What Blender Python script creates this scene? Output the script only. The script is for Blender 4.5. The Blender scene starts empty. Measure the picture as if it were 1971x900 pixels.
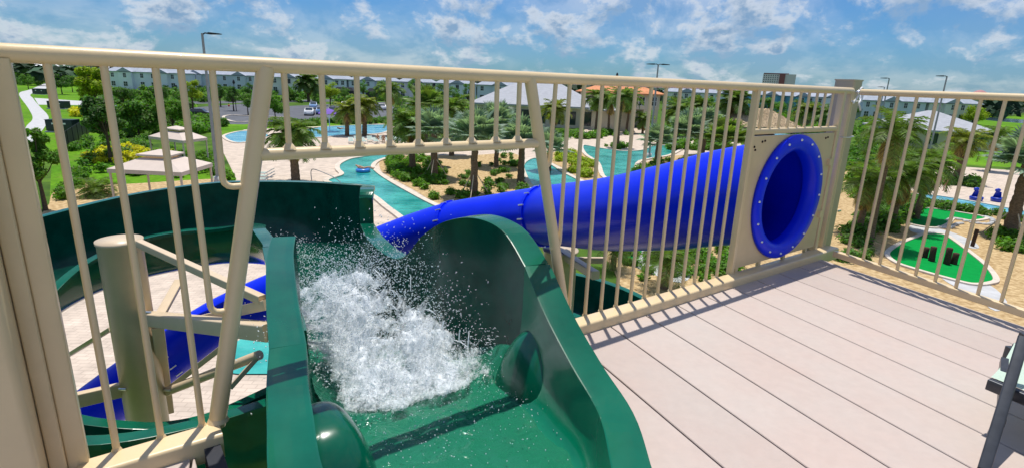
import bpy, math, random
from mathutils import Vector, Matrix, noise
from mathutils.geometry import tessellate_polygon
random.seed(7)
S = bpy.context.scene
COL = S.collection
R = math.radians
# ------------------------------------------------------------------ camera
FPX, PITCH, ROLL, CZ = 1061.7, 0.26966, -0.0368, 8.5
cam_d = bpy.data.cameras.new("camera"); cam = bpy.data.objects.new("camera", cam_d); COL.objects.link(cam)
cam_d.sensor_width = 36.0; cam_d.lens = FPX/1971*36.0; cam_d.clip_start = .05; cam_d.clip_end = 6000
_c, _s = math.cos(PITCH), math.sin(PITCH); _cr, _sr = math.cos(ROLL), math.sin(ROLL)
FW = Vector((0, _c, -_s)); RT0 = Vector((1, 0, 0)); UP0 = Vector((0, _s, _c))
RT = RT0*_cr - UP0*_sr; UP = RT0*_sr + UP0*_cr
_m = Matrix((RT, UP, -FW)).transposed().to_4x4(); _m.translation = Vector((0, 0, CZ))
cam.matrix_world = _m
S.camera = cam
S.render.resolution_x, S.render.resolution_y = 1024, 467
# ------------------------------------------------------------------ sun, sky, exposure
SUN_DIR = Vector((-.02, .262, 1.28)).normalized()
sd = bpy.data.lights.new("sun", 'SUN'); sun = bpy.data.objects.new("sun", sd); COL.objects.link(sun)
sd.energy = 4.6; sd.angle = R(.53); sd.color = (1, .955, .88)
sun.rotation_euler = SUN_DIR.to_track_quat('Z', 'Y').to_euler(); sun.location = (0, 0, 40)
W = bpy.data.worlds.new("World"); S.world = W; W.use_nodes = True
nt = W.node_tree; nt.nodes.clear()
def N(tree, t, **k):
    n = tree.nodes.new(t)
    for a, v in k.items():
        if a == 'i':
            for q, w in v.items(): n.inputs[q].default_value = w
        else: setattr(n, a, v)
    return n
def world():
    L = nt.links.new
    out = N(nt, 'ShaderNodeOutputWorld'); bg = N(nt, 'ShaderNodeBackground', i={'Strength': .095})
    sky = N(nt, 'ShaderNodeTexSky', sky_type='NISHITA', sun_disc=False, sun_elevation=R(75), sun_rotation=R(-4),
            altitude=300, air_density=1.25, dust_density=.25, ozone_density=3.0)
    tint = N(nt, 'ShaderNodeMix', data_type='RGBA', blend_type='MULTIPLY', i={'Factor': 1.0}); tint.inputs[7].default_value = (.30, .61, 1.04, 1)
    L(sky.outputs[0], tint.inputs[6])
    tc = N(nt, 'ShaderNodeTexCoord'); sp = N(nt, 'ShaderNodeSeparateXYZ'); L(tc.outputs['Generated'], sp.inputs[0])
    at = N(nt, 'ShaderNodeMath', operation='ARCTAN2'); L(sp.outputs[0], at.inputs[0]); L(sp.outputs[1], at.inputs[1])
    def m(op, a, b=None, c=None):
        n = N(nt, 'ShaderNodeMath', operation=op)
        for i, v in enumerate((a, b, c)):
            if v is None: continue
            if isinstance(v, (int, float)): n.inputs[i].default_value = v
            else: L(v, n.inputs[i])
        return n.outputs[0]
    el = m('ARCSINE', sp.outputs[2])
    # heaps of cloud get larger and further apart with height above the horizon
    ec = m('POWER', m('MAXIMUM', m('ADD', el, .02), .001), .62)
    def nz(du, dv, sc, det, rough=.55, seed=0.):
        cb = N(nt, 'ShaderNodeCombineXYZ'); L(m('ADD', at.outputs[0], du), cb.inputs[0]); L(m('MULTIPLY', m('ADD', ec, dv), 1.0), cb.inputs[1]); cb.inputs[2].default_value = seed
        n = N(nt, 'ShaderNodeTexNoise', i={'Scale': sc, 'Detail': det, 'Roughness': rough, 'Distortion': .25}); L(cb.outputs[0], n.inputs['Vector'])
        return n.outputs[0]
    big = nz(0, 0, 8.5, 10, .58, 3.1); up = nz(0, .03, 8.5, 10, .58, 3.1)
    fine = nz(0, 0, 30, 8, .6, 7.7)
    cov = m('ADD', big, m('MULTIPLY', m('SUBTRACT', fine, .5), .45))
    mr = N(nt, 'ShaderNodeMapRange', interpolation_type='SMOOTHSTEP', i={1: .41, 2: .66}); L(cov, mr.inputs[0])
    veil = nz(.3, .1, 3.0, 6, .6, 12.)
    vr = N(nt, 'ShaderNodeMapRange', i={1: .36, 2: .72, 3: 0., 4: .55}); L(veil, vr.inputs[0])
    fac = m('MAXIMUM', m('MULTIPLY', mr.outputs[0], .86), vr.outputs[0])
    lit = N(nt, 'ShaderNodeMapRange', i={1: -.07, 2: .06}); L(m('SUBTRACT', big, up), lit.inputs[0])
    thick = N(nt, 'ShaderNodeMapRange', interpolation_type='SMOOTHSTEP', i={1: .56, 2: .72}); L(cov, thick.inputs[0])
    shade = m('MULTIPLY', m('SUBTRACT', 1., m('MULTIPLY', thick.outputs[0], .75)), m('ADD', .35, m('MULTIPLY', lit.outputs[0], .65)))
    cc = N(nt, 'ShaderNodeMix', data_type='RGBA'); L(shade, cc.inputs[0])
    cc.inputs[6].default_value = (.8, 2.6, 5.0, 1); cc.inputs[7].default_value = (8.2, 8.5, 8.9, 1)
    mx = N(nt, 'ShaderNodeMix', data_type='RGBA'); L(fac, mx.inputs[0]); L(tint.outputs[2], mx.inputs[6]); L(cc.outputs[2], mx.inputs[7])
    L(mx.outputs[2], bg.inputs[0]); L(bg.outputs[0], out.inputs[0])
world()
S.view_settings.view_transform = 'Standard'; S.view_settings.look = 'None'; S.view_settings.gamma = 1
S.view_settings.use_curve_mapping = False
S.view_settings.exposure = 0.0
S.render.engine = 'CYCLES'; S.cycles.max_bounces = 6; S.cycles.transparent_max_bounces = 32
# ------------------------------------------------------------------ geometry helpers
def ray(px, py):
    return FW + RT*((px-985.5)/FPX) + UP*(-(py-450)/FPX)
def G(px, py, z=0.):                    # the point of level z that stands there
    r = ray(px, py); return Vector((0, 0, CZ)) + r*((z-CZ)/r.z)
def WD(px, py, d): return Vector((0, 0, CZ)) + ray(px, py)*d
def HZ(base, px, py):                   # height of something over a ground point
    r = ray(px, py); t = math.hypot(base.x, base.y)/math.hypot(r.x, r.y); return CZ + r.z*t
FD1 = Vector((.80573, .59228, 0)); FD2 = Vector((.41579, -.90946, 0)); FN1 = Vector((.59228, -.80573, 0)); FN2 = Vector((-.90946, -.41579, 0))
CR = Vector((2.3581, 4.1818, 0)); DZ = 7.25
def F(u, n, z): return CR - FD1*u + FN1*n + Vector((0, 0, z))           # along the front railing
def F2(u, n, z): return CR + FD2*u + FN2*n + Vector((0, 0, z))          # along the side railing
Z3 = Vector((0, 0, 1))
ORG = {}
class MB:
    def __init__(s): s.v = []; s.f = []; s.sm = []; s.mi = []
    def add(s, vs, fs, smooth=False, mi=0):
        o = len(s.v); s.v += [tuple(v) for v in vs]; s.f += [tuple(i+o for i in f) for f in fs]; s.sm += [smooth]*len(fs); s.mi += [mi]*len(fs); return s
    def box(s, c, sx, sy, sz, ax=None, ay=None, az=None, mi=0):
        ax = ax or Vector((1, 0, 0)); ay = ay or Vector((0, 1, 0)); az = az or Z3; c = Vector(c)
        vs = [c + ax*(sx/2*i) + ay*(sy/2*j) + az*(sz/2*k) for k in (-1, 1) for j in (-1, 1) for i in (-1, 1)]
        return s.add(vs, [(0, 2, 3, 1), (4, 5, 7, 6), (0, 1, 5, 4), (2, 6, 7, 3), (0, 4, 6, 2), (1, 3, 7, 5)], mi=mi)
    def bar(s, a, b, w, h, up=None, ch=0.):     # square bar from a to b, with chamfered edges if ch
        a = Vector(a); b = Vector(b); d = (b-a); L = d.length; d.normalize(); up = up or Z3
        x = d.cross(up)
        if x.length < 1e-4: x = d.cross(Vector((1, 0, 0)))
        x.normalize(); y = x.cross(d).normalized()
        if ch <= 0: pr = [(-w/2, -h/2), (w/2, -h/2), (w/2, h/2), (-w/2, h/2)]
        else:
            pr = []
            for sx, sy, a0 in ((1, 1, 0), (-1, 1, 90), (-1, -1, 180), (1, -1, 270)):
                for k in range(4):
                    q = R(a0 + 30*k); pr.append((sx*(w/2-ch) + ch*math.cos(q), sy*(h/2-ch) + ch*math.sin(q)))
        n = len(pr); vs = [a + x*p[0] + y*p[1] for p in pr] + [b + x*p[0] + y*p[1] for p in pr]
        s.add(vs, [(i, (i+1) % n, n+(i+1) % n, n+i) for i in range(n)], smooth=ch > 0)
        s.add(vs, [tuple(range(n))[::-1], tuple(range(n, 2*n))]); return s
    def tube(s, pts, r, n=10, cap=True, close=False):
        pts = [Vector(p) for p in pts]; m = len(pts)
        rs = r if isinstance(r, (list, tuple)) else [r]*m
        vs = []; x = None
        for i, p in enumerate(pts):
            if close: d = pts[(i+1) % m] - pts[i-1]
            else: d = pts[min(i+1, m-1)] - pts[max(i-1, 0)]
            d.normalize()
            if x is None: x = d.orthogonal().normalized() if abs(d.z) > .95 else d.cross(Z3).normalized()
            x = (x - d*x.dot(d)).normalized(); y = d.cross(x)
            vs += [p + (x*math.cos(2*math.pi*k/n) + y*math.sin(2*math.pi*k/n))*rs[i] for k in range(n)]
        fs = []
        for i in range(m if close else m-1):
            a = i*n; b = ((i+1) % m)*n
            fs += [(a+k, a+(k+1) % n, b+(k+1) % n, b+k) for k in range(n)]
        s.add(vs, fs, True)
        if cap and not close: s.add(vs, [tuple(range(n))[::-1], tuple(range((m-1)*n, m*n))])
        return s
    def lathe(s, prof, n=24, org=(0, 0, 0), ax=None, ay=None, az=None, smooth=True, sq=1.):
        ax = ax or Vector((1, 0, 0)); ay = ay or Vector((0, 1, 0)); az = az or Z3; o = Vector(org); vs = []
        for r, z in prof: vs += [o + ax*(r*math.cos(2*math.pi*k/n)) + ay*(r*sq*math.sin(2*math.pi*k/n)) + az*z for k in range(n)]
        fs = [(i*n+k, i*n+(k+1) % n, (i+1)*n+(k+1) % n, (i+1)*n+k) for i in range(len(prof)-1) for k in range(n)]
        return s.add(vs, fs, smooth)
    def poly(s, pts, z, h=0.):              # flat sheet (h = thickness downwards)
        vs = [Vector((p[0], p[1], 0)) for p in pts]; tr = tessellate_polygon([vs]); n = len(vs)
        area = sum(vs[i].x*vs[(i+1) % n].y - vs[(i+1) % n].x*vs[i].y for i in range(n))
        top = [Vector((v.x, v.y, z)) for v in vs]; fs = []
        for t in tr:
            a, b, c = (vs[i] for i in t); fs.append(t if (b-a).cross(c-a).z > 0 else t[::-1])
        s.add(top, fs)
        if h: s.add(top + [v - Z3*h for v in top], [((i+1) % n, i, n+i, n+(i+1) % n) if area > 0 else (i, (i+1) % n, n+(i+1) % n, n+i) for i in range(n)])
        return s
    def ico(s, c, r, sub=1, sq=(1, 1, 1), jit=0.):
        t = (1+5**.5)/2
        v = [(-1, t, 0), (1, t, 0), (-1, -t, 0), (1, -t, 0), (0, -1, t), (0, 1, t), (0, -1, -t), (0, 1, -t), (t, 0, -1), (t, 0, 1), (-t, 0, -1), (-t, 0, 1)]
        f = [(0, 11, 5), (0, 5, 1), (0, 1, 7), (0, 7, 10), (0, 10, 11), (1, 5, 9), (5, 11, 4), (11, 10, 2), (10, 7, 6), (7, 1, 8), (3, 9, 4), (3, 4, 2), (3, 2, 6), (3, 6, 8), (3, 8, 9), (4, 9, 5), (2, 4, 11), (6, 2, 10), (8, 6, 7), (9, 8, 1)]
        v = [Vector(q).normalized() for q in v]
        for _ in range(sub):
            nf = []; cache = {}
            def mid(a, b):
                k = (min(a, b), max(a, b))
                if k not in cache: v.append(((v[a]+v[b])/2).normalized()); cache[k] = len(v)-1
                return cache[k]
            for a, b, c2 in f:
                x, y, z = mid(a, b), mid(b, c2), mid(c2, a); nf += [(a, x, z), (b, y, x), (c2, z, y), (x, y, z)]
            f = nf
        c = Vector(c)
        return s.add([c + Vector((q.x*sq[0], q.y*sq[1], q.z*sq[2]))*r*(1 + jit*noise.noise(q*2.3 + c)) for q in v], f, True)
    def build(s, name, mat, parent=None, org=None):
        me = bpy.data.meshes.new(name)
        if parent is not None: o0 = ORG.get(parent.name, Vector())
        else: o0 = Vector(org) if org is not None else Vector()
        me.from_pydata([(x-o0.x, y-o0.y, z-o0.z) for x, y, z in s.v], [], s.f)
        me.polygons.foreach_set('use_smooth', s.sm)
        mats = mat if isinstance(mat, (list, tuple)) else [mat]
        for m_ in mats: me.materials.append(m_)
        if len(mats) > 1: me.polygons.foreach_set('material_index', s.mi)
        me.update()
        ob = bpy.data.objects.new(name, me); COL.objects.link(ob)
        if parent is not None: ob.parent = parent; ORG[ob.name] = o0
        else: ob.location = o0; ORG[ob.name] = o0
        return ob
def tag(o, label, cat, group=None, kind=None):
    o['label'] = label; o['category'] = cat
    if group: o['group'] = group
    if kind: o['kind'] = kind
    return o
def struct(o): o['kind'] = 'structure'; return o
def thing(name, label, cat, loc=(0, 0, 0), group=None):
    o = bpy.data.objects.new(name, None); COL.objects.link(o); o.location = loc; o.empty_display_size = .2
    ORG[o.name] = Vector(loc); return tag(o, label, cat, group)
def dup(root, loc, rz=0., sc=1., label=None, group=None):
    r = root.copy(); COL.objects.link(r); r.location = loc; r.rotation_euler = (0, 0, rz); r.scale = (sc, sc, sc) if not isinstance(sc, tuple) else sc
    if label: r['label'] = label
    if group: r['group'] = group
    for ch in list(root.children):
        c = ch.copy(); COL.objects.link(c); c.parent = r
        for g in list(ch.children):
            d = g.copy(); COL.objects.link(d); d.parent = c
    return r
def crom(pts, k=6, closed=True):
    n = len(pts); out = []
    rng = range(n) if closed else range(n-1)
    for i in rng:
        g = (lambda j: Vector(pts[j % n])) if closed else (lambda j: Vector(pts[max(0, min(n-1, j))]))
        p0, p1, p2, p3 = g(i-1), g(i), g(i+1), g(i+2)
        for j in range(k):
            t = j/k; out.append(.5*((2*p1) + (p2-p0)*t + (2*p0-5*p1+4*p2-p3)*t*t + (3*p1-p0-3*p2+p3)*t**3))
    if not closed: out.append(Vector(pts[-1]))
    return out
# ------------------------------------------------------------------ materials
def mat(name, col, rough=.6, spec=.5, metal=0., coat=0., var=0., vscale=4., bump=0., bscale=60., trans=0., col2=None, island=0., emis=None, coords='Object', stretch=(1, 1, 1), detail=6, bdist=.01):
    m = bpy.data.materials.new(name); m.use_nodes = True; t = m.node_tree; b = t.nodes['Principled BSDF']; L = t.links.new
    b.inputs['Base Color'].default_value = (*col, 1); b.inputs['Roughness'].default_value = rough; b.inputs['Metallic'].default_value = metal
    b.inputs['Specular IOR Level'].default_value = spec; b.inputs['Coat Weight'].default_value = coat; b.inputs['Coat Roughness'].default_value = .06
    b.inputs['Transmission Weight'].default_value = trans
    tc = N(t, 'ShaderNodeTexCoord'); mp = N(t, 'ShaderNodeMapping'); mp.inputs['Scale'].default_value = stretch; L(tc.outputs[coords], mp.inputs[0])
    src = None
    if var or col2:
        nz = N(t, 'ShaderNodeTexNoise', i={'Scale': vscale, 'Detail': detail, 'Roughness': .6}); L(mp.outputs[0], nz.inputs['Vector'])
        mx = N(t, 'ShaderNodeMix', data_type='RGBA'); mr = N(t, 'ShaderNodeMapRange', i={1: .35, 2: .65}); L(nz.outputs[0], mr.inputs[0]); L(mr.outputs[0], mx.inputs[0])
        c2 = col2 or tuple(min(1, c*(1+var)) for c in col); c1 = col if col2 else tuple(c*(1-var) for c in col)
        mx.inputs[6].default_value = (*c1, 1); mx.inputs[7].default_value = (*c2, 1); src = mx.outputs[2]
    if island:
        g = N(t, 'ShaderNodeNewGeometry'); mr2 = N(t, 'ShaderNodeMapRange', i={3: 1-island, 4: 1+island}); L(g.outputs['Random Per Island'], mr2.inputs[0])
        hs = N(t, 'ShaderNodeHueSaturation'); L(mr2.outputs[0], hs.inputs['Value'])
        mr3 = N(t, 'ShaderNodeMapRange', i={3: .5-.03*island, 4: .5+.035*island}); L(g.outputs['Random Per Island'], mr3.inputs[0]); L(mr3.outputs[0], hs.inputs['Hue'])
        if src: L(src, hs.inputs['Color'])
        else: hs.inputs['Color'].default_value = (*col, 1)
        src = hs.outputs[0]
    if src: L(src, b.inputs['Base Color'])
    if bump:
        n2 = N(t, 'ShaderNodeTexNoise', i={'Scale': bscale, 'Detail': 5}); L(mp.outputs[0], n2.inputs['Vector'])
        bp = N(t, 'ShaderNodeBump', i={'Strength': bump, 'Distance': bdist}); L(n2.outputs[0], bp.inputs['Height']); L(bp.outputs[0], b.inputs['Normal'])
    if emis: b.inputs['Emission Color'].default_value = (*emis, 1); b.inputs['Emission Strength'].default_value = 1
    return m
M = {}
M['paint'] = mat('tan_paint', (.74, .57, .33), .36, .5, coat=.2, var=.05, vscale=3, bump=.06, bscale=35)
M['paintd'] = mat('tan_paint_plate', (.68, .52, .30), .42, .5, coat=.15, var=.06, vscale=5, bump=.05, bscale=20)
M['postgrey'] = mat('weathered_post_paint', (.58, .45, .27), .45, .5, var=.07, vscale=4, bump=.05, bscale=20)
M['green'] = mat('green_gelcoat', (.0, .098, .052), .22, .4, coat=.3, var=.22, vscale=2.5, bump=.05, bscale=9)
M['greenin'] = mat('green_gelcoat_wet_shaded', (.0, .062, .038), .24, .22, coat=.12, var=.28, vscale=3, bump=.12, bscale=12)  # wet inner walls; their shade is put into this darker green
M['greentub'] = mat('green_tub_floor', (.0, .16, .08), .2, .4, coat=.3, var=.2, vscale=3)
M['blue'] = mat('blue_gelcoat', (.0, .020, .80), .36, .2, coat=.1, var=.05, vscale=2, bump=.03, bscale=8)
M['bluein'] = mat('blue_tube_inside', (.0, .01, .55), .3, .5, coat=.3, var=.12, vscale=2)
M['steel'] = mat('galvanised_bolt', (.75, .76, .78), .3, .5, metal=.9)
M['strut'] = mat('strut_paint', (.66, .52, .35), .4, .5, var=.05, bump=.04, bscale=20)
M['rubber'] = mat('dark_rubber', (.03, .032, .04), .6, .3)
M['dark'] = mat('dark_gap', (.03, .02, .02), .8, .1)
M['bronze'] = mat('dark_grey_frame', (.055, .06, .07), .35, .5, metal=.3, var=.15, vscale=20)
M['concrete'] = mat('concrete', (.5, .5, .5), .85, .2, var=.12, vscale=1.5, bump=.3, bscale=20)
M['conc2'] = mat('pale_coping', (.62, .54, .45), .8, .2, var=.12, vscale=2)
M['asphalt'] = mat('asphalt', (.12, .125, .14), .9, .2, var=.15, vscale=.4)
M['white'] = mat('white_paint', (.8, .8, .8), .5, .3)
M['pole'] = mat('grey_pole', (.32, .33, .34), .5, .4, var=.1)
M['black'] = mat('black_metal', (.02, .022, .025), .5, .4)
M['cream'] = mat('cream_stucco', (.62, .54, .42), .8, .2, var=.06, vscale=.6)
M['hwall'] = mat('white_siding', (.74, .78, .84), .8, .2, var=.05, vscale=.3)
M['hwallb'] = mat('grey_siding', (.62, .68, .74), .8, .2, var=.05, vscale=.3); M['hwallc'] = mat('cream_siding', (.74, .73, .68), .8, .2, var=.05, vscale=.3)
M['hwall2'] = mat('blue_siding', (.16, .42, .55), .8, .2, var=.05, vscale=.3)
M['hroof'] = mat('grey_shingle', (.36, .39, .45), .9, .2, var=.12, vscale=.8, bump=.2, bscale=6)
M['groof'] = mat('light_grey_tile', (.40, .41, .44), .8, .2, var=.1, vscale=1.2, stretch=(1, 1, 6))
M['oroof'] = mat('orange_clay_tile', (.62, .26, .12), .8, .2, var=.2, vscale=1.5)
M['glass'] = mat('dark_window', (.02, .035, .05), .1, .6, coat=.3)
M['trimd'] = mat('dark_trim', (.06, .07, .09), .6, .3)
M['canvas'] = mat('beige_canvas', (.62, .52, .45), .85, .2, var=.04, vscale=2)
M['bark'] = mat('palm_bark', (.20, .135, .085), .9, .1, var=.35, vscale=7, bump=.8, bscale=14, stretch=(1, 1, 2.4), bdist=.05)
M['barkd'] = mat('tree_bark', (.10, .075, .05), .9, .1, var=.3, vscale=8)
M['palm'] = mat('palm_leaf', (.13, .20, .04), .5, .4, island=.5)
M['palmy'] = mat('yellow_palm_leaf', (.19, .22, .035), .5, .4, island=.5)
M['bism'] = mat('silver_fan_leaf', (.19, .27, .21), .5, .4, island=.45)
M['dry'] = mat('dry_frond', (.42, .31, .16), .8, .2, island=.5)
M['leaf'] = mat('tree_leaf', (.09, .19, .022), .55, .3, island=.6)
M['leafd'] = mat('dark_leaf', (.06, .135, .02), .55, .3, island=.6)
M['leafl'] = mat('light_leaf', (.26, .34, .012), .55, .3, island=.45)
M['leafm'] = mat('mid_leaf', (.10, .22, .015), .55, .3, island=.5)
M['flower'] = mat('yellow_foliage', (.50, .46, .015), .6, .3, island=.45)
M['thatch'] = mat('thatch', (.45, .34, .22), .95, .1, var=.35, vscale=3, bump=.9, bscale=12, island=.3)
M['skin'] = mat('skin', (.45, .24, .15), .6, .3)
M['turf'] = mat('putting_turf', (.0, .26, .045), .9, .1, var=.08, vscale=3, bump=.3, bscale=120)
M['log'] = mat('brown_log', (.07, .04, .03), .9, .1, var=.3, vscale=20)
def leafy(k, f=.38, g=1.25):
    t = M[k].node_tree; b = t.nodes['Principled BSDF']; out = [n for n in t.nodes if n.type == 'OUTPUT_MATERIAL'][0]
    tr = N(t, 'ShaderNodeBsdfTranslucent'); mx = N(t, 'ShaderNodeMixShader', i={0: f}); src = b.inputs['Base Color'].links[0].from_socket
    gm = N(t, 'ShaderNodeMix', data_type='RGBA', blend_type='MULTIPLY', i={'Factor': 1.}); gm.inputs[7].default_value = (1.5*g, 1.6*g, .7*g, 1); t.links.new(src, gm.inputs[6]); t.links.new(gm.outputs[2], tr.inputs[0])
    t.links.new(b.outputs[0], mx.inputs[1]); t.links.new(tr.outputs[0], mx.inputs[2]); t.links.new(mx.outputs[0], out.inputs[0])
for k_ in ('palm', 'palmy', 'bism', 'dry', 'leaf', 'leafd', 'leafl', 'leafm', 'flower'): leafy(k_)
def ground_mats():
    # grass sheet: blends lighter, darker and dry patches
    m = mat('lawn', (.07, .20, .008), .95, .1, col2=(.15, .33, .012), vscale=.09, bump=.5, bscale=3, bdist=.05, detail=10); M['grass'] = m
    t = m.node_tree; L = t.links.new; b = t.nodes['Principled BSDF']; src = b.inputs['Base Color'].links[0].from_socket; tc = [n for n in t.nodes if n.type == 'TEX_COORD'][0]
    nz = N(t, 'ShaderNodeTexNoise', i={'Scale': 2.2, 'Detail': 12, 'Roughness': .75}); L(tc.outputs['Object'], nz.inputs['Vector']); mr = N(t, 'ShaderNodeMapRange', i={1: .3, 2: .7, 3: .45, 4: 1.35}); L(nz.outputs[0], mr.inputs[0])
    n3 = N(t, 'ShaderNodeTexNoise', i={'Scale': .3, 'Detail': 5, 'Roughness': .7}); L(tc.outputs['Object'], n3.inputs['Vector']); m3 = N(t, 'ShaderNodeMapRange', i={1: .52, 2: .68, 3: 0., 4: .45}); L(n3.outputs[0], m3.inputs[0])
    mx = N(t, 'ShaderNodeVectorMath', operation='SCALE'); L(src, mx.inputs[0]); L(mr.outputs[0], mx.inputs['Scale']); m4 = N(t, 'ShaderNodeMix', data_type='RGBA'); L(m3.outputs[0], m4.inputs[0]); L(mx.outputs[0], m4.inputs[6]); m4.inputs[7].default_value = (.20, .20, .05, 1); L(m4.outputs[2], b.inputs['Base Color'])
    M['planting'] = mat('planting_soil', (.035, .075, .015), .95, .1, col2=(.10, .19, .02), vscale=.35, bump=.6, bscale=3, bdist=.1, detail=12)
    M['mulch'] = mat('bark_mulch', (.34, .22, .10), .95, .1, col2=(.62, .46, .25), vscale=4, bump=.8, bscale=30, bdist=.02, detail=10)
    m = mat('pavers', (.60, .49, .42), .85, .2, var=.13, vscale=.8); M['paver'] = m
    t = m.node_tree; L = t.links.new; b = t.nodes['Principled BSDF']; tc = [n for n in t.nodes if n.type == 'TEX_COORD'][0]
    br = N(t, 'ShaderNodeTexBrick', i={'Scale': 1.0, 'Mortar Size': .018, 'Brick Width': .4, 'Row Height': .2, 'Color1': (.64, .53, .43, 1), 'Color2': (.58, .48, .39, 1), 'Mortar': (.50, .41, .33, 1)}); L(tc.outputs['Object'], br.inputs[0])
    nz = N(t, 'ShaderNodeTexNoise', i={'Scale': 1.3, 'Detail': 8}); L(tc.outputs['Object'], nz.inputs['Vector'])
    mr = N(t, 'ShaderNodeMapRange', i={1: .3, 2: .7, 3: .8, 4: 1.12}); L(nz.outputs[0], mr.inputs[0])
    mx = N(t, 'ShaderNodeVectorMath', operation='SCALE'); L(br.outputs[0], mx.inputs[0]); L(mr.outputs[0], mx.inputs['Scale']); L(mx.outputs[0], b.inputs['Base Color'])
    def water(name, c1, c2, sc, bs):
        m = mat(name, c1, .07, .5, col2=c2, vscale=sc, bump=.7, bscale=bs, bdist=.10, detail=9); M[name] = m
    water('river_water', (.008, .24, .22), (.09, .54, .47), .38, 2.2)
    water('pool_water', (.04, .34, .54), (.30, .70, .82), .5, 2.)
    water('lake_water', (.10, .20, .26), (.2, .32, .4), .1, 1.)
ground_mats()
def deck_mat():
    m = mat('composite_board', (.62, .535, .505), .55, .35, bump=.12, bscale=40, stretch=(1, 1, 1)); M['deck'] = m
    t = m.node_tree; L = t.links.new; b = t.nodes['Principled BSDF']
    g = N(t, 'ShaderNodeNewGeometry'); tc = N(t, 'ShaderNodeTexCoord')
    n1 = N(t, 'ShaderNodeTexNoise', i={'Scale': 1.6, 'Detail': 7, 'Roughness': .65}); L(tc.outputs['Object'], n1.inputs['Vector'])
    n2 = N(t, 'ShaderNodeTexNoise', i={'Scale': 26., 'Detail': 4}); L(tc.outputs['Object'], n2.inputs['Vector'])
    mx = N(t, 'ShaderNodeMix', data_type='RGBA'); mr = N(t, 'ShaderNodeMapRange', i={1: .32, 2: .68}); L(n1.outputs[0], mr.inputs[0]); L(mr.outputs[0], mx.inputs[0])
    mx.inputs[6].default_value = (.50, .395, .345, 1); mx.inputs[7].default_value = (.495, .43, .385, 1)
    mr2 = N(t, 'ShaderNodeMapRange', i={3: .92, 4: 1.05}); L(g.outputs['Random Per Island'], mr2.inputs[0])
    mr3 = N(t, 'ShaderNodeMapRange', i={1: .3, 2: .7, 3: .97, 4: 1.03}); L(n2.outputs[0], mr3.inputs[0])
    mm = N(t, 'ShaderNodeMath', operation='MULTIPLY'); L(mr2.outputs[0], mm.inputs[0]); L(mr3.outputs[0], mm.inputs[1])
    sc = N(t, 'ShaderNodeVectorMath', operation='SCALE'); L(mx.outputs[2], sc.inputs[0]); L(mm.outputs[0], sc.inputs['Scale']); L(sc.outputs[0], b.inputs['Base Color'])
deck_mat()
#@@STRUCTURE
# ================================================================== SETTING: ground, water, paving
def gp(pts): return [G(x, y) for x, y in pts]
def sheet(name, pts, m, z, smooth=6, px=True, h=0.):
    w = gp(pts) if px else [Vector((*p, 0)) for p in pts]
    if smooth: w = crom(w, smooth)
    return struct(MB().poly(w, z, h).build(name, m))
def kerb(name, pts, m, w, z0, h, smooth=6, closed=True):       # a raised coping strip along a curve
    q = gp(pts)
    if smooth: q = crom(q, smooth, closed)
    n = len(q); inn = []; out = []
    for i in range(n):
        a = q[i-1] if closed or i else q[i]; b = q[(i+1) % n] if closed or i < n-1 else q[i]
        d = (b-a); d.z = 0
        if d.length < 1e-6: d = Vector((1, 0, 0))
        d.normalize(); nn = Vector((-d.y, d.x, 0)); inn.append(q[i]+nn*w/2); out.append(q[i]-nn*w/2)
    mb = MB(); vs = []
    for i in range(n):
        vs += [inn[i]+Z3*z0, inn[i]+Z3*(z0+h), out[i]+Z3*(z0+h), out[i]+Z3*z0]
    fs = []
    for i in range(n if closed else n-1):
        a = 4*i; b = 4*((i+1) % n); fs += [(a+k, b+k, b+k+1, a+k+1) for k in range(3)]
    mb.add(vs, fs); return struct(mb.build(name, m))
struct(MB().poly([(-2500, -60), (2500, -60), (3500, 4500), (-3500, 4500)], 0.).build('ground', M['planting']))
sheet('lawn', [(95, 400), (100, 300), (30, 230), (-200, 200), (-200, 160), (60, 158), (200, 168), (380, 200), (380, 232), (250, 246), (190, 280), (240, 300), (470, 330), (455, 380), (250, 400)], M['grass'], .008, 0)
sheet('lawn', [(1700, 330), (1880, 250), (1870, 232), (1971, 222), (2500, 240), (2600, 420), (2100, 330), (1860, 318)], M['grass'], .008, 0)
sheet('lawn', [(300, 240), (760, 222), (790, 232), (480, 262), (430, 262)], M['grass'], .008, 0)
# paving under the slides and round the pools
sheet('pool_deck', [(30, 700), (130, 520), (270, 470), (420, 420), (455, 345), (418, 270), (470, 250), (745, 238), (800, 262), (1000, 268), (1110, 258), (1130, 248), (1262, 244), (1300, 262), (1420, 268),
       (1440, 300), (1300, 330), (1180, 345), (1080, 370), (930, 470), (1000, 560), (1500, 900), (600, 1600), (-700, 1300)], M['paver'], .02, 0)
RIV1 = [(700, 303), (672, 308), (652, 318), (650, 328), (657, 338), (632, 347), (630, 353), (662, 362), (712, 377), (745, 402), (775, 425), (860, 500), (960, 470), (905, 425), (840, 398), (790, 372), (745, 346), (724, 330), (719, 320), (735, 309), (780, 299), (860, 292), (930, 288), (925, 281), (850, 284), (760, 292)]
RIV2 = [(1006, 318), (1028, 306), (1058, 316), (1085, 333), (1150, 372), (1130, 420), (1060, 400), (1030, 372), (1012, 345)]
RIV3 = [(1122, 281), (1160, 287), (1200, 292), (1235, 290), (1262, 281), (1310, 285), (1290, 300), (1232, 312), (1218, 340), (1165, 345), (1150, 315), (1125, 297)]
for k_, rv in enumerate((RIV1, RIV2, RIV3)):
    sheet('river', rv, M['river_water'], .06, 5); kerb('river_coping', rv, M['conc2'], .45, .02, .14, 5)
PO1 = [(430, 264), (450, 256), (474, 253), (500, 256), (520, 262), (500, 270), (455, 276)]
PO2 = [(590, 250), (640, 244), (742, 241), (750, 250), (730, 258), (660, 262), (610, 266), (585, 262)]
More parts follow.
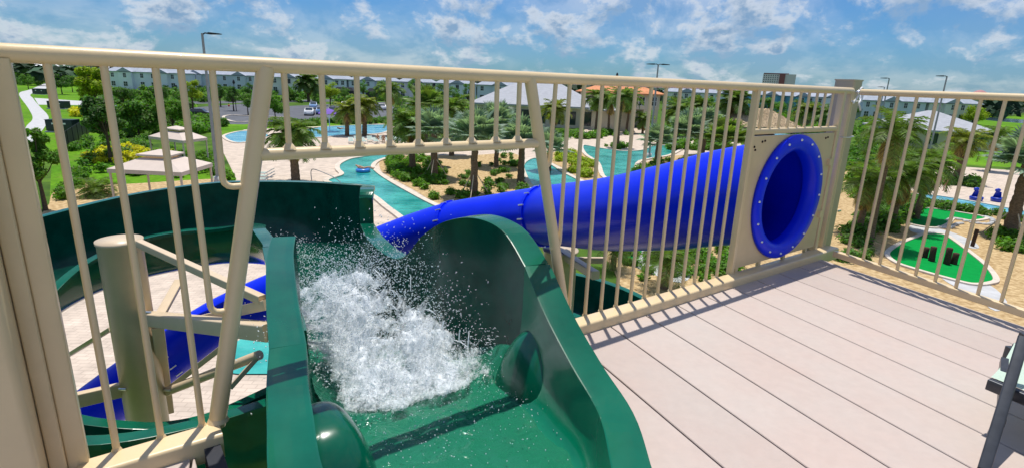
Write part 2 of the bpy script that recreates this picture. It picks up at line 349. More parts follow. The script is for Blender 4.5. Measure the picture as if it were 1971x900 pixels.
sheet('pool', [(420, 694), (450, 664), (520, 632), (700, 620), (740, 700), (460, 722)], M['river_water'], .06, 4)
for rv in (PO1, PO2): sheet('pool', rv, M['pool_water'], .06, 5); kerb('pool_coping', rv, M['conc2'], .4, .02, .1, 5)
PO3 = [(1395, 262), (1425, 256), (1500, 258), (1560, 262), (1590, 270), (1500, 275), (1400, 272)]
sheet('pool', PO3, M['pool_water'], .06, 5)
# planting beds of bark mulch
BED1 = [(737, 306), (790, 300), (900, 300), (990, 296), (1004, 320), (1008, 350), (1030, 378), (1010, 420), (930, 432), (890, 408), (840, 392), (796, 366), (752, 342), (732, 326)]
sheet('mulch_bed', BED1, M['mulch'], .04, 4)
sheet('mulch_bed', [(1040, 300), (1110, 290), (1150, 320), (1160, 350), (1120, 345), (1080, 322)], M['mulch'], .04, 4)
sheet('mulch_bed', [(1200, 345), (1240, 315), (1300, 300), (1440, 300), (1640, 330), (1640, 480), (1300, 600), (1180, 520), (1150, 420)], M['mulch'], .035, 4)
sheet('mulch_bed', [(1640, 380), (1740, 365), (1830, 395), (1971, 425), (2200, 470), (2300, 760), (1990, 700), (1700, 620), (1560, 560), (1560, 430)], M['mulch'], .04, 4)
sheet('mulch_bed', [(95, 392), (110, 365), (170, 350), (230, 355), (400, 345), (440, 350), (440, 430), (100, 440)], M['mulch'], .012, 4)
# right-hand river channel and the paving behind it
RIV4 = [(1745, 376), (1800, 378), (1885, 392), (1990, 412), (2100, 432), (2100, 448), (1975, 424), (1880, 402), (1800, 390), (1745, 386)]
sheet('pool_deck', [(1640, 340), (1760, 318), (1860, 322), (1971, 330), (2150, 350), (2150, 434), (1990, 411), (1885, 391), (1800, 377), (1700, 376)], M['paver'], .03, 0)
sheet('river', RIV4, M['pool_water'], .06, 4); kerb('river_coping', RIV4, M['conc2'], .3, .02, .12, 4)
# mini golf
def z6(pts): return [(1671+x/4.5, 400+y/4.5) for x, y in pts]
GOLF1 = z6([(160, 405), (250, 330), (400, 265), (500, 230), (650, 240), (740, 290), (900, 410), (1030, 520), (1105, 630), (1040, 665), (900, 672), (700, 625), (400, 540), (230, 480)])
GOLF2 = z6([(130, 60), (240, 20), (440, 10), (600, 20), (800, 50), (1030, 95), (900, 122), (745, 100), (690, 150), (600, 182), (450, 170), (300, 130)])
sheet('golf_path', z6([(380, 150), (560, 175), (720, 215), (900, 290), (960, 350), (860, 345), (700, 250), (560, 225), (430, 225), (360, 200)]), M['concrete'], .055, 4)
sheet('golf_path', z6([(640, 600), (900, 660), (1060, 680), (1200, 820), (1100, 900), (900, 760), (700, 660)]), M['concrete'], .055, 4)
for gpts in (GOLF1, GOLF2):
    o = tag(MB().poly(crom(gp(gpts), 5), .075, .05).build('putting_green', M['turf'], org=G(*gpts[0])), 'bright green pear-shaped putting green with four wooden stumps on it' if gpts is GOLF1 else 'bright green narrow putting green farther back beside the long hedge', 'putting green')
    k = kerb('kerb', gpts, M['conc2'], .26, .02, .11, 5); del k['kind']; k.parent = o; k.matrix_parent_inverse = Matrix.Translation(-o.location)
sheet('golf_path', [(1205, 490), (1260, 482), (1330, 520), (1310, 545), (1260, 530), (1215, 510)], M['concrete'], .05, 3)
sheet('putting_surface', [(1190, 478), (1215, 470), (1235, 480), (1225, 500), (1195, 505)], M['turf'], .07, 3)
# left side: footpath, side road, car park
sheet('footpath', [(95, 158), (60, 172), (37, 180), (54, 208), (63, 228), (50, 245), (44, 275), (60, 275), (72, 262), (88, 242), (93, 224), (76, 205), (64, 190), (62, 180), (100, 166)], M['concrete'], .03, 5)
sheet('side_road', [(66, 189), (175, 196), (300, 205), (380, 210), (380, 220), (290, 214), (175, 203), (74, 202)], M['concrete'], .02, 0)
sheet('footpath', [(140, 233), (240, 236), (380, 240), (380, 243), (240, 239), (140, 237)], M['concrete'], .03, 0)
sheet('car_park', [(365, 208), (470, 200), (520, 206), (760, 196), (860, 205), (860, 222), (740, 232), (560, 232), (470, 240), (370, 238)], M['asphalt'], .02, 0)
kerb('kerb', [(430, 226), (445, 223), (470, 224), (560, 228), (470, 236), (440, 233)], M['conc2'], .5, .02, .15, 3)
sheet('road', [(330, 196), (900, 188), (900, 192), (330, 201)], M['asphalt'], .015, 0)
sheet('lake', [(1892, 226), (1930, 228), (2000, 233), (2100, 240), (2100, 244), (1990, 239), (1895, 231)], M['lake_water'], .03, 3)
sheet('field_path', [(1700, 262), (1940, 262), (1960, 268), (1700, 270)], M['concrete'], .02, 0)
b0, b1 = G(105, 139), G(192, 141)
mb = MB(); d = (b1-b0)
for i in range(28):
    c = b0 - d*.6 + d*(2.2*i/27); mb.ico(c + Z3*(-1), 8 + 2.*noise.noise(Vector((i*.7, 0, 0))), 1, (1.3, 1, .78))
M['earth'] = mat('red_earth', (.17, .09, .06), .95, .1, col2=(.09, .06, .04), vscale=.3)
struct(mb.build('earth_bank', M['earth']))
#@@BUILDINGS
# ================================================================== BUILDINGS
def hip_roof(mb, c, ax, ay, L_, D_, z0, z1, ov=.5, hip=1.):      # hipped roof over a rectangle
    a = L_/2+ov; b = D_/2+ov; r = max(a - b*hip, .05)
    v = [c+ax*sx*a+ay*sy*b+Z3*z0 for sx, sy in ((-1, -1), (1, -1), (1, 1), (-1, 1))] + [c-ax*r+Z3*z1, c+ax*r+Z3*z1]
    mb.add(v, [(0, 1, 5, 4), (1, 2, 5), (2, 3, 4, 5), (3, 0, 4)])
    mb.add([p for p in v[:4]] + [p-Z3*.25 for p in v[:4]], [(0, 4, 5, 1), (1, 5, 6, 2), (2, 6, 7, 3), (3, 7, 4, 0), (7, 6, 5, 4)])
def window(th_, c, ax, ny, w, h, mull=True):
    f = MB(); t = .09
    f.box(c+ny*.05+Z3*(h/2+t/2), w+2*t, .1, t, ax, ny); f.box(c+ny*.05-Z3*(h/2+t/2), w+2*t, .1, t, ax, ny)
    for s_ in (-1, 1): f.box(c+ny*.05+ax*s_*(w/2+t/2), t, .1, h, ax, ny)
    if mull: f.box(c+ny*.06, w, .05, .06, ax, ny); f.box(c+ny*.06, .05, .052, h, ax, ny)
    o = f.build('window', M['trimd'] if not mull else M['white'], th_)
    MB().box(c+ny*.015, w, .03, h, ax, ny).build('pane', M['glass'], o)
def house(pxl, pxr, hz_l, hz_r, depth_px, label, eave=6.8, ridge=10.2, dep=12., wall='hwall', nwin=6, seed=0, two=True):
    # pxl..pxr on screen, base that many pixels below the horizon there
    a = G(pxl, hz_l+depth_px); b = G(pxr, hz_r+depth_px); ax = (b-a); L_ = ax.length; ax.normalize(); ay = Vector((-ax.y, ax.x, 0)); c = (a+b)/2 + ay*dep/2
    rnd = random.Random(seed)
    t = thing('townhouse', label, 'house', c, 'two-storey townhouses beyond the car park')
    w = MB(); w.box(c+Z3*eave/2, L_, dep, eave, ax, ay)
    bays = []
    nb = max(1, int(L_/14))
    for i in range(nb):
        x = -L_/2 + (i+.5)*L_/nb + rnd.uniform(-2, 2); w.box(c+ax*x-ay*(dep/2+.7)+Z3*(eave-.3)/2, 5.2, 1.5, eave-.3, ax, ay); bays.append(x)
    w.build('wall', M[wall if wall != 'hwall' else ('hwall', 'hwallb', 'hwallc')[seed % 3]], t)
    r = MB(); hip_roof(r, c, ax, ay, L_, dep, eave, ridge)
    for x in bays:
        p = c+ax*x-ay*(dep/2+.8); q = [p-ax*3.1-ay*1.1+Z3*(eave-.1), p+ax*3.1-ay*1.1+Z3*(eave-.1), p-ay*1.1+Z3*(eave+1.5), p-ax*3.1+ay*3+Z3*(eave-.1), p+ax*3.1+ay*3+Z3*(eave-.1), p+ay*3+Z3*(eave+1.5)]
        r.add(q, [(0, 1, 2), (0, 2, 5, 3), (1, 4, 5, 2)])
    r.build('roof', M['hroof'], t)
    for i in range(nwin):
        x = -L_/2 + (i+.5)*L_/nwin + rnd.uniform(-.6, .6)
        ninb = min(bays, key=lambda q: abs(q-x)); off = .0
        if abs(ninb-x) < 2.4: x = ninb; off = 1.45
        elif abs(ninb-x) < 3.6: x = ninb + 3.9*(1 if x > ninb else -1)
        window(t, c+ax*x-ay*(dep/2+off)+Z3*(eave*.79), ax, -ay, 1.15, 1.6)
        if two: window(t, c+ax*x-ay*(dep/2+off)+Z3*(eave*.31), ax, -ay, 1.5, 1.7)
    d = MB().box(c-ay*(dep/2+.06)+ax*(L_*.5-1.4)+Z3*1.15, 1.05, .12, 2.3, ax, ay).build('door', M['trimd'], t)
    return t
def hzn(x): return 122 + (x-50)*.03676
for i, (x0, x1, dp, lab, wl, nw) in enumerate([
    (207, 346, 43, 'pale townhouse block with grey hip roof at the far left beyond the trees', 'hwall', 5),
    (352, 494, 40, 'pale townhouse block behind the tall lamp post on the left', 'hwall', 6),
    (506, 598, 43, 'pale townhouse behind the big round date palm and parked cars', 'hwall', 5),
    (604, 668, 42, 'pale townhouse behind the yellow-green tree by the car park', 'hwall', 4),
    (672, 760, 42, 'pale townhouse right of the dark screened porches', 'hwall', 4),
    (766, 832, 43, 'gabled townhouse left of the grey roofed clubhouse', 'hwall', 4),
    (838, 912, 43, 'pale townhouse partly hidden by palms beside the clubhouse roof', 'hwall', 5),
    (918, 1010, 44, 'pale townhouse rising just behind the clubhouse roof', 'hwall', 4),
    (1290, 1352, 44, 'pale townhouse right of the orange roofed building', 'hwall', 4),
    (1358, 1430, 44, 'blue-grey townhouse behind the left side of the thatched hut', 'hwall', 4),
    (1438, 1512, 43, 'dark blue townhouse straight behind the thatched hut', 'hwall2', 4),
    (1518, 1556, 44, 'bright blue townhouse seen above the wave of palms', 'hwall2', 2),
    (1562, 1625, 43, 'white townhouse just left of the corner post', 'hwall', 3)]):
    house(x0, x1, hzn(x0), hzn(x1), dp, lab, wall=wl, nwin=nw, seed=i)
house(1655, 1775, hzn(1655), hzn(1775), 50, 'pale townhouse block right of the corner post behind the pavilion', eave=6.6, ridge=10.0, nwin=5, seed=31)
house(1781, 1880, hzn(1781), hzn(1880), 50, 'pale townhouse block left of the far tan terrace', eave=6.6, ridge=10.0, nwin=4, seed=32)
# dark screened porches beyond the car park
for (x0, x1, lab) in ((642, 682, 'dark screened pool enclosure nearer the yellow-green tree'), (704, 748, 'dark screened pool enclosure on the right of its twin')):
    a = G(x0, hzn(x0)+47); b = G(x1, hzn(x1)+47); ax = (b-a); L_ = ax.length; ax.normalize(); ay = Vector((-ax.y, ax.x, 0)); c = (a+b)/2+ay*2.5
    t = thing('screen_enclosure', lab, 'screened porch', c, 'screened porches behind the townhouses')
    m_ = MB().box(c+Z3*1.5, L_, 5, 3, ax, ay); m_.build('screen_wall', M['black'], t)
    m_ = MB(); q = [c+ax*s*L_/2*k+ay*j*2.5*k+Z3*z for z, k in ((3, 1), (4.2, .7)) for s, j in ((-1, -1), (1, -1), (1, 1), (-1, 1))]
    m_.add(q, [(0, 1, 5, 4), (1, 2, 6, 5), (2, 3, 7, 6), (3, 0, 4, 7), (4, 5, 6, 7)]); m_.build('roof', M['black'], t)
# clubhouse with light grey roof
def clubhouse():
    a = G(912, 238); b = G(1140, 249); ax = b-a; L_ = ax.length; ax.normalize(); ay = Vector((-ax.y, ax.x, 0)); D_ = 17.; c = (a+b)/2+ay*D_/2
    t = thing('clubhouse', 'cream clubhouse with broad light grey hip roof and tall dark windows', 'clubhouse', c)
    w = MB().box(c+Z3*2.05, L_, D_, 4.1, ax, ay); w.box(c+Z3*.3-ay*(D_/2+.06), L_+.1, .12, .6, ax, ay); w.build('wall', M['cream'], t)
    r = MB(); hip_roof(r, c, ax, ay, L_, D_, 4.15, 8.9, .9); r.build('roof', M['groof'], t)
    f = MB().box(c+Z3*3.85-ay*(D_/2+.12), L_+.6, .2, .3, ax, ay); f.build('fascia', M['white'], t)
    for i in range(8):
        p = c-ax*L_/2+ax*(L_*(i+.55)/8)-ay*(D_/2)+Z3*1.75; window(t, p, ax, -ay, 1.7, 2.7, False)
    p = G(1175, 252); q = MB(); d2_ = ax
    q.box(p+ay*6+Z3*1.9, 7.5, 12, 3.8, ax, ay); q.build('side_wing', M['cream'], t)
    r = MB(); hip_roof(r, p+ay*6, ay, -ax, 12, 7.5, 3.85, 5.6, .7); r.build('wing_roof', M['groof'], t)
clubhouse()
def orange():
    a = G(1160, 247); b = G(1278, 249); ax = b-a; L_ = ax.length; ax.normalize(); ay = Vector((-ax.y, ax.x, 0)); D_ = 11.; a = a+ay*3; b = b+ay*3; c = (a+b)/2+ay*D_/2
    t = thing('tower_house', 'two-storey cream building with orange clay tile roof beyond the plaza', 'building', c)
    w = MB().box(c+Z3*5.3, L_, D_, 3.2, ax, ay); w.box(c+Z3*1.9+ay*2.2, L_, D_-4.4, 3.7, ax, ay)
    for i in range(6): w.box(c-ax*L_/2+ax*(.5+(L_-1)*i/5)-ay*(D_/2-.5)+Z3*1.85, .8, .8, 3.7, ax, ay)
    w.build('wall', M['cream'], t)
    r = MB(); hip_roof(r, c, ax, ay, L_, D_, 6.95, 9.4, .9); r.build('roof', M['oroof'], t)
    for i in range(5): window(t, c-ax*L_/2+ax*(L_*(i+.5)/5)-ay*(D_/2)+Z3*5.4, ax, -ay, 1.2, 1.7)
    for i in range(5):
        p = c-ax*L_/2+ax*(L_*(i+.5)/5)-ay*(D_/2-4.4)+Z3*1.5; MB().box(p-ay*.05, 1.6, .1, 2.8, ax, ay).build('glass_door', M['glass'], t)
orange()
def tiki():
    c = G(1445, 268); t = thing('thatched_hut', 'large open hut with shaggy pale thatched roof by the far pool', 'thatched hut', c)
    rnd = random.Random(4); ax = Vector((1, .1, 0)).normalized(); ay = Vector((-ax.y, ax.x, 0)); m_ = MB()
    hip_roof(m_, c, ax, ay, 11.5, 9, 2.5, 5.4, .6, .75)
    for i in range(2600):                              # straw ends all over the slopes
        k = rnd.random(); side = rnd.randrange(4); a_, b_ = (6.6, 5.3)
        s_ = rnd.uniform(-1, 1); z = 2.35+3.*k; f_ = 1-k*.98
        if side < 2: p = c + ay*(1 if side else -1)*b_*f_ + ax*s_*(a_-b_*.75*k) ; o_ = ay*(1 if side else -1)
        else: p = c + ax*(1 if side == 2 else -1)*(a_-b_*.75*k) + ay*s_*b_*f_; o_ = ax*(1 if side == 2 else -1)
        p = p+Z3*(z+.12); t_ = o_.cross(Z3); w = rnd.uniform(.05, .14); l = rnd.uniform(.35, .8)
        m_.add([p-t_*w, p+t_*w, p+t_*w*.3+o_*l*.75-Z3*l*rnd.uniform(.35, .6)+Z3*rnd.uniform(0, .15)], [(0, 1, 2)])
    m_.build('thatched_roof', M['thatch'], t)
    for sx in (-1, 0, 1):
        for sy in (-1, 1): MB().tube([c+ax*sx*5+ay*sy*4, c+ax*sx*5+ay*sy*4+Z3*2.7], .16, 8).build('post', M['barkd'], t)
    MB().box(c+Z3*.55, 7, 3, 1.1, ax, ay).build('bar_counter', M['log'], t)
tiki()
def pavilion():
    a = G(1722, 282); b = G(1905, 292); ax = b-a; L_ = ax.length; ax.normalize(); ay = Vector((-ax.y, ax.x, 0)); D_ = 13; c = (a+b)/2+ay*D_/2
    t = thing('pool_pavilion', 'low cream pavilion with pale grey hip roof right of the corner post', 'pavilion', c)
    MB().box(c+Z3*1.5, L_, D_, 3.0, ax, ay).build('wall', M['cream'], t)
    r = MB(); hip_roof(r, c, ax, ay, L_, D_, 3.05, 6.1, 1.); r.build('roof', M['groof'], t)
    MB().box(c+Z3*2.75-ay*(D_/2+.1), L_+.3, .16, .25, ax, ay).build('fascia', M['white'], t)
    for i in range(4): window(t, c-ax*L_/2+ax*(L_*(i+.5)/4)-ay*(D_/2)+Z3*1.6, ax, -ay, 1.5, 1.6, False)
pavilion()
def terrace():
    a = G(1872, 214); b = G(2090, 221); ax = b-a; L_ = ax.length; ax.normalize(); ay = Vector((-ax.y, ax.x, 0)); c = (a+b)/2+ay*8
    t = thing('terrace_block', 'far tan terrace with orange roof and rows of dark openings past the field', 'building', c)
    MB().box(c+Z3*3.6, L_, 16, 7.2, ax, ay).build('wall', M['cream'], t)
    r = MB(); hip_roof(r, c, ax, ay, L_, 16, 7.2, 9.4, 1.); r.build('roof', M['oroof'], t)
    for j in range(2):
        for i in range(26): window(t, c-ax*L_/2+ax*(L_*(i+.5)/26)-ay*8+Z3*(1.8+3.4*j), ax, -ay, 2.0, 1.9, False)
    p = c-ax*(L_*.38)
    t2 = MB(); t2.lathe([(6, 6), (6, 9.3), (5.2, 11), (3.6, 12.6), (1.6, 13.7), (0.05, 14.1)], 16, p); t2.build('dome', mat('dome_red', (.42, .2, .2), .8), t)
terrace()
def hotel():
    c = WD(1489, 176, 900); c.z = 0; d = Vector((c.x, c.y, 0)).normalized(); ax = Vector((d.y, -d.x, 0)); ay = d
    t = thing('hotel_tower', 'distant ten-storey tan hotel with red-brown top standing above the skyline', 'hotel', c)
    hw = mat('hotel_wall', (.85, .74, .68), .8); hr = mat('hotel_red', (.30, .10, .09), .8)
    MB().box(c+Z3*17, 38, 18, 34, ax, ay).build('wall', hw, t)
    MB().box(c+Z3*17.5+ax*9.5-ay*1.5, 8, 20, 35.5, ax, ay).build('red_stair_tower', hr, t)
    MB().box(c+Z3*17+ax*19.5, 19, 20, 34.6, ax, ay).build('wing', mat('hotel_wing', (.75, .66, .6), .8), t)
    MB().box(c+Z3*34.8, 37, 18.6, 1.6, ax, ay).build('parapet', hr, t)
    for j in range(10):
        for i in range(8): MB().box(c-ax*17+ax*(3.3*i)+Z3*(3+3.2*j)-ay*9.05, 1.3, .3, 1.5, ax, ay).build('window', M['glass'], t)
hotel()
#@@PLANTS
# ================================================================== VEGETATION
def leaf_cloud(mb, blobs, n, size, rnd, flat=.5):
    tot = sum(b[1]**2 for b in blobs)
    for c, r, sq in blobs:
        for _ in range(int(n*r*r/tot)):
            d = Vector((rnd.gauss(0, 1), rnd.gauss(0, 1), rnd.gauss(0, 1))).normalized(); rr = r*(rnd.random()**.38)*(1+.25*noise.noise(d*2+Vector(c)))
            p = Vector(c) + Vector((d.x*rr, d.y*rr, d.z*rr*sq))
            nn = (d*.8 + Z3*flat + Vector((rnd.gauss(0, .5), rnd.gauss(0, .5), rnd.gauss(0, .5)))).normalized(); t_ = nn.orthogonal().normalized()
            t_.rotate(Matrix.Rotation(rnd.random()*6.28, 3, nn)); b_ = nn.cross(t_); s_ = size*rnd.uniform(.6, 1.35)
            mb.add([p-t_*s_, p+b_*s_*.42, p+t_*s_, p-b_*s_*.42], [(0, 1, 2, 3)])
def make_tree(name, label, mleaf, h=6., spread=2.4, n=3800, size=.2, seed=0, cat='tree', trunk_h=.35, nb=14, sq=.75, group=None):
    rnd = random.Random(seed); t = thing(name, label, cat, (0, 0, 0), group)
    tr = MB(); th_ = h*trunk_h; r0 = h*.022
    tr.tube([(0, 0, -.1), (.05*h*.1, .02, th_*.6), (0, .03*h*.2, th_), (.02*h, 0, h*.7)], [r0*1.4, r0, r0*.8, r0*.3], 8)
    blobs = []
    for i in range(nb):
        a = rnd.random()*6.28; k = rnd.random(); z = th_ + (h-th_)*(.12+.78*k); rad = spread*(.62-.45*abs(k-.38))*rnd.uniform(.5, 1.25)
        c = Vector((math.cos(a)*rad, math.sin(a)*rad, z)); blobs.append((c, spread*rnd.uniform(.28, .48)*(1.1-.45*k), sq))
        tr.tube([(0, 0, th_*rnd.uniform(.75, 1.2)), c*.55+Vector((0, 0, th_*.35)), c], [r0*.5, r0*.3, r0*.1], 5, cap=False)
    tr.build('trunk', M['barkd'], t)
    mb = MB(); leaf_cloud(mb, blobs, n, size, rnd); mb.build('crown', M[mleaf], t)
    return t
def make_palm(name, label, h=4., fr=2.2, nf=26, ml='palm', seed=0, thick=.2, dry=5, droop=1.0, cat='palm tree', leafw=.045, nl=26):
    rnd = random.Random(seed); t = thing(name, label, cat)
    tr = MB(); pts = []; rs = []
    for i in range(int(h*5)+2):
        z = h*i/(int(h*5)+1); pts.append((.06*math.sin(z*.8+seed), .05*math.sin(z*.6), z)); rs.append(thick*(1.15-.35*z/h+.09*(i % 2)+(.35 if z > h*.82 else 0)*(z/h-.82)/.18))
    tr.tube(pts, rs, 10); tr.build('trunk', M['bark'], t); top = Vector(pts[-1])
    # stubs of cut fronds under the crown
    cr = MB(); dr = MB()
    for i in range(nf+dry):
        isd = i >= nf; a = i*2.39996+rnd.uniform(-.2, .2); k = (i/nf) if not isd else 1.25
        el = R(78-95*k+rnd.uniform(-8, 8)) if not isd else R(rnd.uniform(-70, -40)); L_ = fr*rnd.uniform(.85, 1.1)*(1 if not isd else .75); q = Vector((math.cos(a), math.sin(a), 0)); side = Vector((-q.y, q.x, 0))
        p = top.copy(); e = el; P_ = [p.copy()]; m_ = 9
        for j in range(m_):
            p = p + (q*math.cos(e)+Z3*math.sin(e))*L_/m_; e -= R(droop*(7+9*j/m_)); P_.append(p.copy())
        tgt = dr if isd else cr
        tgt.tube(P_, [.025*(1-.8*j/m_)*max(1, fr/2) for j in range(m_+1)], 4, cap=False)
        for j in range(nl):
            f = .12+.88*j/nl; x = f*m_; i0 = min(int(x), m_-1); p = P_[i0].lerp(P_[i0+1], x-i0); d = (P_[i0+1]-P_[i0]).normalized(); nup = side.cross(d).normalized()
            ll = fr*.30*(math.sin(math.pi*min(1, f*.88+.1))**.6)*rnd.uniform(.85, 1.1)
            for sg in (-1, 1):
                dd = (side*sg*1.0 + d*.62 - nup*rnd.uniform(-.1, .45) - Z3*(.18 if not isd else .6)).normalized()
                w = d*leafw*(fr/2.2)
                tgt.add([p-w*.5, p+w*.5, p+dd*ll*.6+w*.55-Z3*ll*.06, p+dd*ll-Z3*ll*.22, p+dd*ll*.6-w*.45-Z3*ll*.06], [(0, 1, 2, 3, 4)])
    cr.build('crown', M[ml], t)
    if dry: dr.build('dry_fronds', M['dry'], t)
    return t
def make_fan(name, label, h=3., fr=1.9, nf=20, ml='bism', seed=0, thick=.2, dry=0, nb=24):
    rnd = random.Random(seed); t = thing(name, label, 'palm tree')
    tr = MB(); n_ = int(h*5)+2
    tr.tube([(0.03*math.sin(i), 0, h*i/(n_-1)) for i in range(n_)], [thick*(1.2-.3*i/n_+.1*(i % 2)) for i in range(n_)], 10); tr.build('trunk', M['bark'], t)
    cr = MB(); dr = MB()
    for i in range(nf+dry):
        isd = i >= nf; a = i*2.39996; k = i/nf; el = R(82-92*k+rnd.uniform(-8, 8)) if not isd else R(rnd.uniform(-65, -35))
        q = Vector((math.cos(a), math.sin(a), 0)); side = Vector((-q.y, q.x, 0)); d = q*math.cos(el)+Z3*math.sin(el)
        p0 = Vector((0, 0, h)); pl = fr*rnd.uniform(.45, .62); p1 = p0+d*pl-Z3*pl*.08; tgt = dr if isd else cr
        tgt.tube([p0, p0.lerp(p1, .5)+Z3*.03, p1], [.03, .022, .015], 4, cap=False)
        up_ = side.cross(d).normalized(); bl = fr*rnd.uniform(.5, .62)
        if up_.z < 0: up_ = -up_
        for j in range(nb):
            an = R(-125+250*j/(nb-1)); dd = (d*math.cos(an)+side*math.sin(an)).normalized(); cup = up_*.16*abs(math.sin(an))
            dd = (dd+cup-Z3*(.1 if not isd else .5)).normalized(); wv = dd.cross(up_).normalized()*bl*.075
            e_ = p1+dd*bl*rnd.uniform(.9, 1.05)*(1-.25*abs(an)/2.2)-Z3*bl*.12
            m_ = p1+dd*bl*.55; tgt.add([p1, m_-wv, e_, m_+wv, m_+up_*bl*.03], [(0, 1, 4), (1, 2, 4), (4, 2, 3), (0, 4, 3)])
    cr.build('crown', M[ml], t)
    if dry: dr.build('dry_fronds', M['dry'], t)
    return t
def make_shrub(name, label, ml, r=.5, n=130, size=.12, seed=0, sq=.8, group=None, cat='shrub'):
    rnd = random.Random(seed); mb = MB(); blobs = [(Vector((rnd.uniform(-.4, .4)*r, rnd.uniform(-.4, .4)*r, r*sq*rnd.uniform(.45, .8))), r*rnd.uniform(.5, .8), sq) for _ in range(5)]
    leaf_cloud(mb, blobs, n, size, rnd); return tag(mb.build(name, M[ml]), label, cat, group)
def put(proto, used, loc, rz, sc, label=None, group=None):
    if not used: proto.location = loc; proto.rotation_euler = (0, 0, rz); proto.scale = (sc, sc, sc); 
    else: proto = dup(proto, loc, rz, sc)
    if label: proto['label'] = label
    if group: proto['group'] = group
    return proto
# palms: (px, py of the foot, px y of crown centre, kind, frond metres, label)
rnd = random.Random(11)
def palm_at(px, py, pcy, kind, fr, label, px_top=None, **k):
    b = G(px, py); h = max(.7, HZ(b, px_top or px, pcy)); fn = make_fan if kind == 'fan' else make_palm
    kk = dict(seed=int(px)+int(py)); kk.update(k)
    t = fn('fan_palm' if kind == 'fan' else 'palm_tree', label, h=h, fr=fr, **kk); t.location = b; t.rotation_euler = (0, 0, rnd.random()*6); return t
palm_at(569, 352, 262, 'p', 2.6, 'stocky date palm standing on the pavers left of the river', thick=.30, nf=34, nl=34, leafw=.06)
palm_at(702, 262, 206, 'p', 3.0, 'date palm at the near edge of the far pool', thick=.32, nf=30, leafw=.08, ml='palmy')
palm_at(668, 262, 215, 'p', 2.6, 'smaller yellowish date palm beside the purple umbrella', thick=.28, nf=26, leafw=.08, ml='palmy')
palm_at(594, 196, 160, 'p', 5.0, 'round full date palm in front of the townhouses', thick=.4, nf=40, leafw=.16, dry=2)
palm_at(752, 262, 176, 'p', 2.8, 'tall palm with dark ragged head left of the palm thicket', thick=.26, nf=24, leafw=.08)
palm_at(794, 330, 240, 'p', 2.9, 'leaning palm at the left end of the river island', px_top=775, thick=.28, nf=30, leafw=.07)
palm_at(836, 344, 258, 'fan', 2.6, 'fan palm between two date palms on the river island', thick=.26, nf=22)
palm_at(912, 378, 268, 'fan', 2.7, 'silver fan palm with dark trunk held by stakes on the island', thick=.24, nf=24)
palm_at(870, 300, 215, 'p', 3.0, 'green date palm behind the middle of the river island', thick=.26, nf=28, leafw=.08)
palm_at(820, 285, 205, 'fan', 3.0, 'tall green fan palm in the thicket near the townhouses', ml='palm', nf=26)
palm_at(955, 322, 245, 'fan', 2.8, 'silver fan palm in front of the clubhouse windows', nf=24)
palm_at(1002, 352, 278, 'fan', 2.6, 'large silver fan palm right of the island next to the leaning rail post', thick=.26, nf=30, dry=0)
palm_at(1066, 262, 212, 'p', 3.2, 'palm standing against the clubhouse corner window', nf=24, leafw=.09, ml='palmy')
palm_at(1056, 330, 288, 'fan', 2.3, 'low silver fan palm over the second river arm', nf=20)
palm_at(1146, 256, 190, 'p', 3.4, 'tall thin palm left of the orange roof', nf=22, leafw=.09)
palm_at(1188, 285, 188, 'p', 2.6, 'tall palm alone in the round kerbed bed of the plaza', thick=.24, nf=24, leafw=.08)
palm_at(1170, 258, 196, 'p', 3.0, 'palm close to the left corner of the orange roofed building', nf=22, leafw=.09)
palm_at(1206, 256, 192, 'p', 3.2, 'palm in front of the orange roofed building colonnade', nf=24, leafw=.09)
palm_at(1236, 258, 230, 'p', 2.6, 'short palm by the dark doors of the orange roofed building', nf=22, leafw=.09)
palm_at(1262, 320, 272, 'fan', 2.4, 'pale silver fan palm left of the double lamp post foot', nf=22)
palm_at(1318, 318, 262, 'fan', 3.2, 'big silver fan palm just above the blue tube', nf=28, dry=0)
palm_at(1352, 300, 240, 'fan', 2.8, 'silver fan palm between the lamp post and the thatched hut', nf=22)
palm_at(1388, 330, 274, 'fan', 3.0, 'dark green fan palm left of the blue flange panel', ml='palm', nf=26)
palm_at(1404, 266, 196, 'p', 4.4, 'tall palm left of the thatched hut roof', nf=30, leafw=.12)
palm_at(1300, 262, 214, 'p', 3.6, 'palm behind the double lamp post', nf=26, leafw=.1)
palm_at(1340, 258, 206, 'p', 3.6, 'bushy palm in the row behind the silver fan palms', nf=28, leafw=.1)
palm_at(1545, 262, 216, 'p', 3.6, 'green palm right of the thatched hut', nf=28, leafw=.1, ml='palmy')
palm_at(1585, 266, 222, 'p', 3.4, 'brownish palm just left of the corner post', nf=26, leafw=.1, dry=14)
palm_at(1280, 556, 502, 'p', 1.5, 'young palm seen under the blue tube behind the railing', thick=.16, nf=26, leafw=.035, dry=3)
palm_at(1180, 520, 478, 'p', 1.3, 'small young palm beside the tube support column', thick=.14, nf=22, leafw=.035, dry=2)
palm_at(1672, 470, 255, 'p', 2.3, 'tall green palm close to the corner post', thick=.16, nf=26, nl=30, leafw=.042, dry=12)
palm_at(1650, 452, 350, 'p', 2.3, 'palm with many dry hanging fronds beside the corner post', thick=.18, nf=26, nl=30, leafw=.042, dry=16)
palm_at(1712, 440, 335, 'p', 2.5, 'dry brown palm in the middle of the right-hand palm clump', thick=.2, nf=30, nl=32, leafw=.05, dry=22)
palm_at(1762, 422, 318, 'p', 2.4, 'dry palm at the right edge of the palm clump', thick=.2, nf=30, nl=32, leafw=.05, dry=18)
palm_at(1838, 352, 272, 'p', 2.6, 'date palm with arching brown fronds in front of the pavilion', thick=.34, nf=24, leafw=.06, dry=8, ml='palmy')
palm_at(1902, 330, 262, 'p', 2.4, 'small palm at the right end of the pavilion roof', nf=22, leafw=.07, dry=6)
palm_at(1940, 455, 312, 'fan', 2.5, 'silver fan palm with thick curved trunk at the right edge', thick=.30, nf=30, dry=0, px_top=1935)
